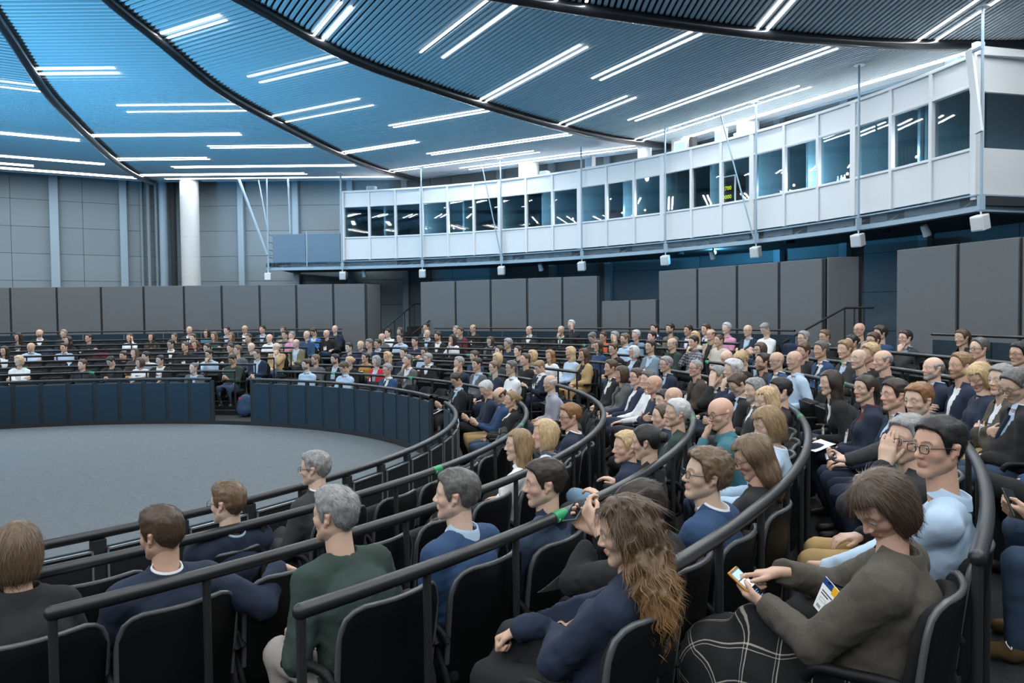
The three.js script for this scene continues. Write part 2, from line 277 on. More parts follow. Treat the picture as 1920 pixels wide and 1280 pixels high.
// stairs with handrails between the screens
function stairRail(label, pts) {
  const g = thing('stair_rail', label, 'handrail');
  mesh('rail', merge(pts.slice(1).map((p, i) => bar(V(...pts[i]), V(...p), 0.022))), M.post, g);
  for (let i = 0; i + 1 < pts.length; i++) for (let j = 0; j < 3; j++) { const t = j / 3, p = V(...pts[i]).lerp(V(...pts[i + 1]), t); mesh('post', bar(V(p.x, Math.max(0.9, p.y - 1.0), p.z), p, 0.015), M.post, g); }
}
stairRail('black stair handrail in the gap of the far screens', [[4.0, 1.9, -13.9], [4.75, 2.7, -15.4], [5.6, 2.75, -15.9]]);
stairRail('short black stair handrail against the middle run of screens', [[4.9, 1.75, -13.6], [5.5, 2.25, -14.2]]);
stairRail('black sloping stair handrail before the dark doorway', [[13.1, 1.7, -5.2], [14.2, 2.35, -5.0], [14.7, 2.35, -4.9]]);
{
  const g = new THREE.Group(); g.name = 'stairs'; scene.add(g); g.userData = { kind: 'structure', label: 'dark stairs rising in the gap of the far screens', category: 'stairs' };
  for (let i = 0; i < 6; i++) { const s = mesh('step', box(1.5, 0.17, 0.32), M.tier, g); s.position.set(4.7 + i * 0.1, 1.03 + i * 0.17, -14.4 - i * 0.3); s.rotation.y = 0.45; }
  for (let i = 0; i < 6; i++) { const s = mesh('step', box(1.5, 0.17, 0.32), M.tier, g); s.position.set(15.1 + i * 0.28, 1.03 + i * 0.17, -4.4 - i * 0.05); s.rotation.y = Math.PI / 2 - 0.2; }
  structure('wall_recess', box(2.6, 1.6, 0.1, 0, 0, 0).translate(6.2, 1.9, -17.6), M.clad2, 'grey lower wall behind the stairs in the screen gap');
}
{
  const d = new THREE.Group(); d.name = 'door_1'; scene.add(d); d.userData = { kind: 'structure', label: 'dark doorway beside the right run of screens', category: 'door' }; d.position.copy(polar(17.0, -15.6, 0.95)); d.rotation.y = inward(-15.6);
  mesh('opening', box(2.6, 1.75, 0.9, 0, 0.875, -0.5), M.black, d); mesh('frame', merge([box(2.7, 0.06, 0.1, 0, 1.78, 0), box(0.06, 1.8, 0.1, -1.33, 0.9, 0), box(0.06, 1.8, 0.1, 1.33, 0.9, 0)]), M.post, d);
  const s = mesh('exit_sign', box(0.02, 0.26, 0.14), std([0.02, 0.10, 0.06], 0.5), scene, true); s.position.set(6.6, 2.9, -17.3); s.rotation.y = 1.2; tagged(s, 'small dark green emergency exit sign beside the screen gap', 'sign');
}
// ---------- interpreter booths on the gallery ----------
{
  const RB = 15.7, y0 = EYE + 1.9, y1 = EYE + 2.62, y2 = EYE + 3.63, y3 = EYE + 4.1;
  const B = thing('interpreter_booth', 'long curved white booth gallery with a band of windows', 'booth');
  const A0 = -81, STEP = 10 / 3, N = 21;
  const at = (m, R, a, y) => { m.position.copy(polar(R, a, y)); m.rotation.y = inward(a); return m; };
  for (let i = 0; i < N; i++) {
    const a = A0 + (i + 0.5) * STEP, w = 2 * RB * Math.sin(STEP * D2R / 2);
    at(mesh('parapet_panel', rbox(w - 0.012, y1 - y0 - 0.03, 0.05, 0.008, 1), M.white, B), RB, a, (y0 + y1) / 2);
    at(mesh('fascia_panel', rbox(w - 0.012, y3 - y2 - 0.04, 0.05, 0.008, 1), M.white, B), RB, a, (y2 + y3) / 2);
    at(mesh('sill_rail', rbox(w, 0.05, 0.09, 0.01, 1), M.white, B), RB - 0.01, a, y1);
    at(mesh('head_rail', rbox(w, 0.05, 0.09, 0.01, 1), M.white, B), RB - 0.01, a, y2);
    at(mesh('top_rail', rbox(w + 0.01, 0.05, 0.12, 0.01, 1), M.white, B), RB - 0.01, a, y3);
    at(mesh('window_pane', box(w - 0.1, y2 - y1 - 0.05, 0.008), M.glass, B), RB + 0.01, a, (y1 + y2) / 2);
  }
  for (let i = 0; i <= N; i++) at(mesh('mullion', rbox(i % 3 ? 0.075 : 0.13, y3 - y0, 0.09, 0.01, 1), M.white, B), RB - 0.015, A0 + i * STEP, (y0 + y3) / 2);
  // steel edge beam: web and two flanges
  mesh('edge_beam', merge([ringSector(RB - 0.02, RB + 0.02, y0 - 0.28, y0 - 0.03, A0 - 9.5, -10.6), ringSector(RB - 0.09, RB + 0.09, y0 - 0.05, y0 - 0.025, A0 - 9.5, -10.6), ringSector(RB - 0.09, RB + 0.09, y0 - 0.3, y0 - 0.275, A0 - 9.5, -10.6)]), M.steel, B);
  mesh('floor_deck', ringSector(RB - 0.02, 18.5, y0 - 0.2, y0 - 0.06, A0 - 9.5, -10.6), M.dark, B);
  mesh('roof_deck', ringSector(RB - 0.05, 18.5, y3 - 0.02, y3 + 0.04, A0, -10.6), M.offwhite, B);
  mesh('back_wall', ringSector(18.0, 18.1, y0 - 0.06, y3, A0, -40.6), M.booth, B); mesh('back_wall', ringSector(18.0, 18.1, y0 - 0.06, y3, -40.6, -10.6), M.booth, B);
  for (let i = 0; i <= 13; i++) { const a = A0 + i * 5; const p = mesh('partition', box(0.06, y3 - y0, 2.2), M.booth, B); at(p, 16.95, a, (y0 + y3) / 2); }
  mesh('desk', ringSector(RB + 0.08, RB + 0.55, y1 - 0.1, y1 - 0.06, A0 + 0.3, -11), M.offwhite, B);
  // end wall on the right with its window
  const p0 = polar(RB, -10.95), p1 = polar(19.0, -11.6), L = p0.distanceTo(p1), E2 = new THREE.Group(); B.add(E2); E2.name = 'end_wall'; E2.position.copy(p0); E2.rotation.y = Math.atan2(-(p1.z - p0.z), p1.x - p0.x);
  mesh('end_panel', merge([box(L, y1 - y0 + 0.02, 0.06, L / 2, (y0 + y1) / 2, 0), box(L, y3 - y2 + 0.25, 0.06, L / 2, (y2 + y3) / 2 + 0.02, 0), box(0.16, y3 - y0 + 0.3, 0.1, 0.02, (y0 + y3) / 2 + 0.05, 0)]), M.white, E2);
  mesh('end_pane', box(L - 0.2, y2 - y1, 0.008, L / 2 + 0.1, (y1 + y2) / 2, 0), M.glass, E2);
  mesh('end_beam', merge([box(L, 0.25, 0.04, L / 2, y0 - 0.15, 0), box(L, 0.025, 0.16, L / 2, y0 - 0.03, 0), box(L, 0.025, 0.16, L / 2, y0 - 0.28, 0)]), M.steel, E2);
  mesh('end_partition', box(L - 0.3, y3 - y0, 0.06, L / 2 + 0.1, (y0 + y3) / 2, -1.3), M.booth, E2);
  // hanger rods every ten degrees, each with a white loudspeaker below
  for (let i = 0; i < 8; i++) {
    const a = -80.9 + i * 10.2 - (i > 3 ? (i - 3) * 0.06 : 0), R = 15.5, p = polar(R, a);
    const rod = thing('hanger_rod', `slim steel hanger rod of the booth, ${words[i + 1]} from left`, 'hanger rod', 'hanger rods of the booth');
    mesh('rod', new THREE.CylinderGeometry(0.022, 0.022, ceilY(R) - (y0 - 0.34), 10).translate(p.x, (ceilY(R) + y0 - 0.34) / 2, p.z), M.steel, rod);
    mesh('ceiling_plate', new THREE.CylinderGeometry(0.1, 0.1, 0.03, 18).translate(p.x, ceilY(R) - 0.03, p.z), M.offwhite, rod);
    mesh('clevis', box(0.09, 0.22, 0.07).translate(p.x, y0 - 0.2, p.z), M.steel, rod);
    const sp = thing('loudspeaker', `white box loudspeaker hung under the booth, ${words[i + 2]} from left`, 'loudspeaker', 'white loudspeakers under the booth');
    sp.position.set(p.x, y0 - 0.34, p.z); sp.rotation.y = inward(a) + 0.35;
    mesh('stem', new THREE.CylinderGeometry(0.014, 0.014, 0.1, 8).translate(0, -0.02, 0), M.offwhite, sp);
    const c = mesh('cabinet', rbox(0.2, 0.24, 0.22, 0.02, 2), M.white, sp); c.position.set(0, -0.17, 0.02); c.rotation.x = 0.25;
    const f = mesh('grille', rbox(0.16, 0.19, 0.012, 0.005, 1), M.offwhite, c); f.position.z = 0.11;
  }
  for (const [a, R, nm, i] of [[-79.2, 16.2, 'spot', 1], [-57, 16.2, 'spot', 2], [-36.5, 16.1, 'spot', 3], [-16.2, 16.1, 'spot', 4]]) {
    const s = thing('spotlight', `small white spotlight under the gallery deck, ${words[i]} from left`, 'spotlight', 'spotlights under the gallery'); const p = polar(R, a); s.position.set(p.x, y0 - 0.3, p.z); s.rotation.y = inward(a);
    mesh('bracket', box(0.03, 0.12, 0.03, 0, 0.02, 0), M.dark, s); const c = mesh('lamp_body', new THREE.CylinderGeometry(0.06, 0.075, 0.2, 16), M.offwhite, s); c.position.set(0, -0.12, 0.03); c.rotation.x = 0.5;
  }
  for (const [i, [a, R]] of [[-66, 16.6], [-50, 16.6], [-42, 16.8], [-30, 16.6], [-22, 16.8], [-15, 16.6]].entries()) { const d = mesh('downlight', new THREE.CylinderGeometry(0.11, 0.12, 0.07, 20), M.dark, scene, true); d.position.copy(polar(R, a, y0 - 0.235)); tagged(d, `round dark downlight in the gallery underside, ${words[i + 1]} from left`, 'downlight', 'downlights under the gallery'); }
  // boxes on the booth roof
  for (const [a, w, h, m, nm, cat, lab] of [[-77.8, 0.3, 0.14, M.offwhite, 'roof_lamp', 'spotlight', 'small white floodlight at the far end of the booth roof'], [-56, 0.26, 0.12, M.offwhite, 'roof_lamp', 'spotlight', 'small white floodlight on the booth roof before the column'],
    [-50.4, 0.24, 0.34, M.offwhite, 'loudspeaker', 'loudspeaker', 'white upright loudspeaker on the booth roof, left one'], [-35.3, 0.26, 0.34, M.offwhite, 'loudspeaker', 'loudspeaker', 'white upright loudspeaker on the booth roof, right one'], [-39.6, 0.4, 0.26, M.offwhite, 'camera_housing', 'camera', 'white camera housing on the booth roof'], [-38.4, 0.1, 0.3, M.black, 'folded_stand', 'stand', 'small black folded stand on the booth roof'], [-33.2, 0.3, 0.12, M.offwhite, 'roof_lamp', 'spotlight', 'small white floodlight beside the upright loudspeaker on roof'], [-13.6, 0.34, 0.14, M.steel, 'roof_lamp', 'spotlight', 'grey floodlight at the near end of the booth roof']]) {
    const g = thing(nm, lab, cat); at(g, RB + 0.3, a, y3 + 0.04); mesh('housing', rbox(w, h, 0.2, 0.02, 2), m, g).position.y = h / 2 + 0.03; mesh('foot', box(w * 0.5, 0.03, 0.14, 0, 0.015, 0), M.dark, g);
    mesh('front_face', box(w * 0.8, h * 0.7, 0.012, 0, h / 2 + 0.03, 0.105), m === M.black ? M.dark : M.steel, g);
  }
  // round white columns rising behind the booth roof
  for (const [a, r] of [[-60.5, 0.33], [-47, 0.2], [-43, 0.26], [-36, 0.28]]) { const c = mesh('round_column', new THREE.CylinderGeometry(r, r, 2, 32), M.column, scene, true); c.position.copy(polar(17.3, a, y3 + 1.02)); c.userData = { kind: 'structure', label: 'white round column head above the booth roof', category: 'column', group: 'column heads behind the booth' }; }
  // slanting board hung by the near end
  { const b = thing('hanging_board', 'slim white board hanging aslant at the near booth end', 'board'); const p = polar(15.35, -9.7); b.position.set(p.x, EYE + 3.42, p.z); b.rotation.y = inward(-9.7); const c = mesh('board', rbox(0.14, 1.35, 0.05, 0.01, 1), M.white, b); c.rotation.z = 0.16; mesh('bracket', box(0.3, 0.04, 0.04, 0.0, 0.62, 0), M.steel, b); }
  // diagonal tie rods
  for (const [a0, a1, lab] of [[-62.5, -60.4, 'thin slanting tie rod before the booth, far one'], [-33.2, -30.2, 'thin slanting tie rod before the booth, near one']]) { const t = mesh('tie_rod', bar(polar(15.3, a0, EYE + 4.6), polar(15.52, a1, y0 - 0.3), 0.018), M.steel, scene, true); tagged(t, lab, 'tie rod'); }
  // things inside the booths
  const rack = thing('equipment_rack', 'black equipment rack with green digits inside the booth', 'equipment rack'); at(rack, 16.5, -35.6, y1 - 0.4); mesh('case', rbox(0.55, 1.2, 0.4, 0.02, 1), M.black, rack).position.y = 0.6; mesh('bezel', merge([box(0.03, 1.1, 0.03, -0.26, 0.62, 0.2), box(0.03, 1.1, 0.03, 0.26, 0.62, 0.2), box(0.55, 0.03, 0.03, 0, 1.17, 0.2)]), M.offwhite, rack);
  const dg = canvasTexture(128, 256, (g, w, h) => { g.fillStyle = '#000'; g.fillRect(0, 0, w, h); g.fillStyle = '#b8e000'; g.font = 'bold 34px monospace'; for (const [t, y] of [['2700', 60], ['0000', 120], ['2000', 180]]) g.fillText(t, 24, y); g.beginPath(); g.arc(80, 225, 7, 0, 7); g.fill(); });
  const sc = mesh('digit_screen', box(0.42, 0.9, 0.01, 0.02, 0.6, 0.205), new THREE.MeshStandardMaterial({ color: 0x000000, emissive: 0xffffff, emissiveMap: dg, emissiveIntensity: 1.2 }), rack);
  for (let i = 0; i < 9; i++) { const a = [-67.5, -52.5, -46.5, -43.8, -31.5, -27.6, -25.2, -22.5, -16.5][i], g = thing('desk_lamp', `small desk lamp in the booth window, ${words[i + 1]} from left`, 'lamp', 'desk lamps in the booth'); at(g, 16.0, a, y1 - 0.06); mesh('base', new THREE.CylinderGeometry(0.05, 0.055, 0.02, 14).translate(0, 0.01, 0), M.black, g); mesh('stem', tube([V(0, 0, 0), V(0, 0.16, 0), V(0.03, 0.26, 0.05), V(0.05, 0.25, 0.1)], 0.008, 6), M.black, g); const b = mesh('bulb', new THREE.SphereGeometry(0.03, 12, 8).translate(0.05, 0.235, 0.11), new THREE.MeshStandardMaterial({ color: 0x222222, emissive: 0xfff2dd, emissiveIntensity: i % 2 ? 1.2 : 0.5 }), g); const pl = new THREE.PointLight(0xdff2ff, 1.3, 0, 2); pl.position.set(0.05, 0.3, 0.16).applyAxisAngle(V(0, 1, 0), g.rotation.y).add(g.position); pl.castShadow = true; scene.add(pl); }
  for (let i = 0; i < 3; i++) { const g = thing('water_bottle', `blue-tinted water bottle on the booth desk, ${words[i + 1]} from left`, 'bottle', 'bottles in the booth'); at(g, 15.98, -23.5 + i * 0.32, y1 - 0.06); mesh('body', new THREE.LatheGeometry([[0, 0], [0.035, 0], [0.036, 0.14], [0.014, 0.2], [0.014, 0.23]].map((p) => new THREE.Vector2(...p)), 12), std([0.15, 0.35, 0.5], 0.2), g); mesh('cap', new THREE.CylinderGeometry(0.016, 0.016, 0.02, 10).translate(0, 0.24, 0), M.steel, g); }
  for (const [i, a] of [-72.5, -62.6, -49.2, -21.8, -20.6].entries()) { const g = thing('office_chair', `dark office chair seen through the booth glass, ${words[i + 1]} from left`, 'chair', 'chairs in the booth'); at(g, 16.7, a, y0); g.rotation.y += 0.4 * i; const bk = mesh('backrest', rbox(0.48, 0.6, 0.09, 0.04, 2), M.black, g); bk.position.set(0, 0.85, -0.2); const st = mesh('seat', rbox(0.48, 0.09, 0.46, 0.04, 2), M.black, g); st.position.y = 0.46; mesh('stem', new THREE.CylinderGeometry(0.03, 0.03, 0.42, 10).translate(0, 0.23, 0), M.black, g); mesh('base', merge([0, 1, 2, 3, 4].map((j) => box(0.3, 0.03, 0.04, 0.15, 0.02, 0).rotateY(j * 1.2566))), M.black, g); }
  const lampL = new THREE.PointLight(0xffffff, 22, 0, 2); lampL.position.copy(polar(16.9, -46, y3 - 0.25)); lampL.castShadow = true; scene.add(lampL);
  const bl = mesh('ceiling_globe', new THREE.SphereGeometry(0.09, 16, 10), new THREE.MeshStandardMaterial({ color: 0x222222, emissive: 0xffffff, emissiveIntensity: 4 }), scene, true); bl.position.copy(lampL.position); tagged(bl, 'round ceiling lamp inside the lit booth', 'lamp');
}
// ---------- gallery end: two blue panels, railing and struts ----------
{
  const g = thing('gallery_landing', 'open gallery end with two blue-grey panels and a railing', 'gallery'); const y0 = EYE + 1.9;
  for (const [a0, a1] of [[-89.6, -85.6], [-85.3, -81.3]]) { const a = (a0 + a1) / 2, p = mesh('railing_panel', rbox(15.6 * (a1 - a0) * D2R, 0.92, 0.05, 0.01, 1), std([0.10, 0.17, 0.24], 0.6), g); p.position.copy(polar(15.62, a, y0 + 0.42)); p.rotation.y = inward(a); }
  for (const a of [-90.2, -85.45]) mesh('railing_post', bar(polar(15.6, a, y0 - 0.2), polar(15.6, a, y0 + 0.95), 0.022), M.steel, g);
  for (let j = 0; j < 4; j++) mesh('end_rail', bar(polar(15.6, -90.3, y0 + 0.15 + j * 0.25), polar(16.7, -90.3, y0 + 0.15 + j * 0.25), 0.018), M.steel, g);
  const h = EYE + 4.6;
  for (const [P, Q, r] of [[[-0.95, h, -15.6], [-0.05, y0 + 0.2, -15.55], 0.045], [[-0.4, h, -15.9], [-0.02, y0 + 0.9, -15.6], 0.02], [[-0.02, h, -15.55], [-0.02, y0 - 0.3, -15.55], 0.024], [[0.66, h, -15.6], [0.72, y0 + 0.9, -15.55], 0.03], [[2.4, h, -15.45], [2.35, y0 + 0.5, -15.5], 0.02]]) mesh('strut', bar(V(...P), V(...Q), r), M.steel, g);
  const sp = thing('loudspeaker', 'white box loudspeaker hung under the open gallery end', 'loudspeaker', 'white loudspeakers under the booth'); sp.position.set(-0.02, y0 - 0.34, -15.5); const c = mesh('cabinet', rbox(0.2, 0.24, 0.2, 0.02, 2), M.white, sp); c.position.y = -0.17; mesh('stem', new THREE.CylinderGeometry(0.014, 0.014, 0.1, 8), M.offwhite, sp);
}
// ---------- seats ----------
function shellGeo(w, y0, y1, depth, thick, nx, ny, rad) {   // a curved, round-cornered backrest standing in x/y, hollow towards +z
  const P = [], I = [], pt = (u, v, off) => {
    const x = u * w / 2, yy = y0 + (y1 - y0) * v, top = Math.max(0, Math.abs(x) - (w / 2 - rad)), hy = y1 - rad + Math.sqrt(Math.max(0, rad * rad - top * top));
    const y = Math.min(yy, y0 + (hy - y0) * v), zz = depth * u * u - 0.06 * (v - 0.25) - off; return [x * (1 - 0.05 * (1 - v)), y, zz];
  };
  for (const off of [0, thick]) for (let j = 0; j <= ny; j++) for (let i = 0; i <= nx; i++) P.push(...pt(-1 + 2 * i / nx, j / ny, off));
  const id = (s, i, j) => s * (nx + 1) * (ny + 1) + j * (nx + 1) + i;
  for (let j = 0; j < ny; j++) for (let i = 0; i < nx; i++) { I.push(id(0, i, j), id(0, i + 1, j), id(0, i + 1, j + 1), id(0, i, j), id(0, i + 1, j + 1), id(0, i, j + 1)); I.push(id(1, i, j), id(1, i + 1, j + 1), id(1, i + 1, j), id(1, i, j), id(1, i, j + 1), id(1, i + 1, j + 1)); }
  const edge = (A, B) => { for (let k = 0; k + 1 < A.length; k++) I.push(A[k], A[k + 1], B[k], A[k + 1], B[k + 1], B[k]); };
  const loop = (s) => { const l = []; for (let j = 0; j <= ny; j++) l.push(id(s, 0, j)); for (let i = 1; i <= nx; i++) l.push(id(s, i, ny)); for (let j = ny - 1; j >= 0; j--) l.push(id(s, nx, j)); for (let i = nx - 1; i >= 0; i--) l.push(id(s, i, 0)); return l; };
  edge(loop(0), loop(1));
  const g = new THREE.BufferGeometry(); g.setAttribute('position', new THREE.Float32BufferAttribute(P, 3)); g.setIndex(I); g.computeVertexNormals(); return g;
}
function rimCurve(w, y0, y1, depth, thick, rad) { const pts = []; for (let i = 0; i <= 26; i++) { const u = -1 + 2 * i / 26, x = u * w / 2, top = Math.max(0, Math.abs(x) - (w / 2 - rad)), hy = y1 - rad + Math.sqrt(Math.max(0, rad * rad - top * top)); if (i === 0) pts.push(V(x * 0.98, y0 + 0.12, depth - 0.06 * (0.1) - thick / 2)); pts.push(V(x, hy, depth * u * u - 0.045 - thick / 2)); if (i === 26) pts.push(V(x * 0.98, y0 + 0.12, depth - 0.006 - thick / 2)); } return pts; }
function makeChair(near, up) {
  const g = new THREE.Group(); const nx = near ? 14 : 6, ny = near ? 7 : 3;
  const bk = mesh('backrest', shellGeo(0.5, 0.34, 0.87, 0.075, 0.022, nx, ny, 0.1), M.shell, g); bk.position.z = -0.235;
  if (near) { const rm = mesh('rim', tube(rimCurve(0.5, 0.34, 0.87, 0.075, 0.022, 0.1), 0.0125, 6, 30), M.rim, bk); }
  const cu = mesh('back_cushion', shellGeo(0.45, 0.42, 0.845, 0.07, 0.04, nx, ny, 0.09), M.cushion, g); cu.position.z = -0.196;
  const st = mesh('seat', rbox(0.47, 0.085, 0.46, 0.035, near ? 3 : 1), M.cushion, g); if (up) { st.position.set(0, 0.56, -0.10); st.rotation.x = -1.38; } else st.position.set(0, 0.395, 0.03);
  const pan = mesh('seat_pan', rbox(0.44, 0.03, 0.42, 0.012, 1), M.shell, g); if (up) { pan.position.set(0, 0.56, -0.045); pan.rotation.x = -1.38; } else pan.position.set(0, 0.345, 0.03);
  for (const s of [-1, 1]) {
    const a = mesh('armrest', near ? tube([V(s * 0.262, 0.56, -0.2), V(s * 0.265, 0.61, -0.16), V(s * 0.265, 0.615, 0.0), V(s * 0.262, 0.605, 0.11), V(s * 0.258, 0.565, 0.14)], 0.021, 8, 14) : rbox(0.04, 0.045, 0.32, 0.012, 1), M.shell, g); if (!near) a.position.set(s * 0.262, 0.6, -0.03);
    mesh('arm_bracket', near ? tube([V(s * 0.262, 0.59, -0.1), V(s * 0.262, 0.48, -0.16), V(s * 0.25, 0.36, -0.19), V(s * 0.22, 0.33, -0.14)], 0.014, 6, 10) : box(0.03, 0.24, 0.03, s * 0.26, 0.47, -0.16), M.post, g);
  }
  mesh('pedestal', merge([box(0.09, 0.33, 0.07, 0, 0.165, -0.06), rbox(0.3, 0.02, 0.24, 0.008, 1).translate(0, 0.01, -0.04)]), M.post, g);
  return g;
}
const chairKinds = { nd: makeChair(true, false), nu: makeChair(true, true), fd: makeChair(false, false), fu: makeChair(false, true) };
const seatPos = (k, a, sh = 0) => polar(RR[k + 1] - 0.34 + sh, a, F(k)), shiftOf = (off) => clamp((0.3 - off) * 0.5, -0.04, 0.08);
const aisle = { left: [-126.5, -79.6], middle: [-69.7, -24.4], right: [-15.4, null] };
const rowEnd = [0, 51, 50, 41.4, 39.4, 36.8, 29, 27, 25];
function placeChairs(people) {
  const list = [];
  for (let k = 1; k <= 8; k++) {
    const R = RR[k + 1] - 0.34, occ = people.filter((p) => p.row === k).map((p) => ({ a: p.ang, p })).sort((x, y) => x.a - y.a);
    for (const bn of ['left', 'middle', 'right']) {
      const [a0, e] = aisle[bn], a1 = e ?? rowEnd[k], pitch = 0.555 / R / D2R, lo = bn === 'left' ? -200 : bn === 'middle' ? -75 : -20, hi = bn === 'left' ? -75 : bn === 'middle' ? -20 : 90;
      const inn = occ.filter((o) => o.a > lo && o.a <= hi), seq = inn.map((o) => ({ a: o.a, occupied: true, sh: shiftOf(o.p.off) }));
      const marks = [a0 - pitch * 0.5, ...inn.map((o) => o.a), a1 + pitch * 0.5];
      for (let i = 0; i + 1 < marks.length; i++) { const gap = marks[i + 1] - marks[i], n = Math.floor(gap / pitch + 0.22) - 1; for (let j = 1; j <= n; j++) seq.push({ a: marks[i] + gap * j / (n + 1), occupied: false }); }
      seq.sort((x, y) => x.a - y.a).forEach((q, i) => list.push({ ...q, k, bn, i: i + 1, n: seq.length, d: seatPos(k, q.a).distanceTo(camera.position) }));
    }
  }
  list.sort((a, b) => (a.d - (a.occupied ? 6 : 0)) - (b.d - (b.occupied ? 6 : 0)));
  const rest = [];
  list.forEach((q, i) => {
    const near = q.d < 7.5;
    if (i >= 298) { rest.push(q); return; }
    const proto = chairKinds[(near ? 'n' : 'f') + (q.occupied ? 'd' : 'u')], g = proto.clone(); g.name = numbered('auditorium_chair'); scene.add(g);
    g.position.copy(seatPos(q.k, q.a, q.sh)); g.rotation.y = inward(q.a);
    const nth = q.i <= q.n / 2 ? `${ord(q.i)} from left` : `${ord(q.n - q.i + 1)} from the ${q.bn === 'right' ? 'near end' : 'right'}`;
    g.userData = { label: `black auditorium chair, ${q.occupied ? 'occupied' : 'empty'}, ${words[q.k]} row of ${blockWords[q.bn]}, ${nth}`, category: 'chair', group: 'auditorium chairs' };
  });
  if (rest.length) {
    const one = merge(chairKinds.fu.children.map((c) => { c.updateMatrix(); return c.geometry.clone().applyMatrix4(c.matrix); }));
    const im = new THREE.InstancedMesh(one, M.cushion, rest.length), o = new THREE.Object3D(); im.name = 'distant_chairs';
    rest.forEach((q, i) => { o.position.copy(seatPos(q.k, q.a)); o.rotation.set(0, inward(q.a), 0); o.updateMatrix(); im.setMatrixAt(i, o.matrix); }); scene.add(im);
    im.castShadow = im.receiveShadow = true; im.userData = { kind: 'stuff', label: 'distant empty black auditorium chairs between the people', category: 'chair' };
  }
  console.log('chairs', list.length);
}
const ord = (i) => words[i] ?? `${i}th`;
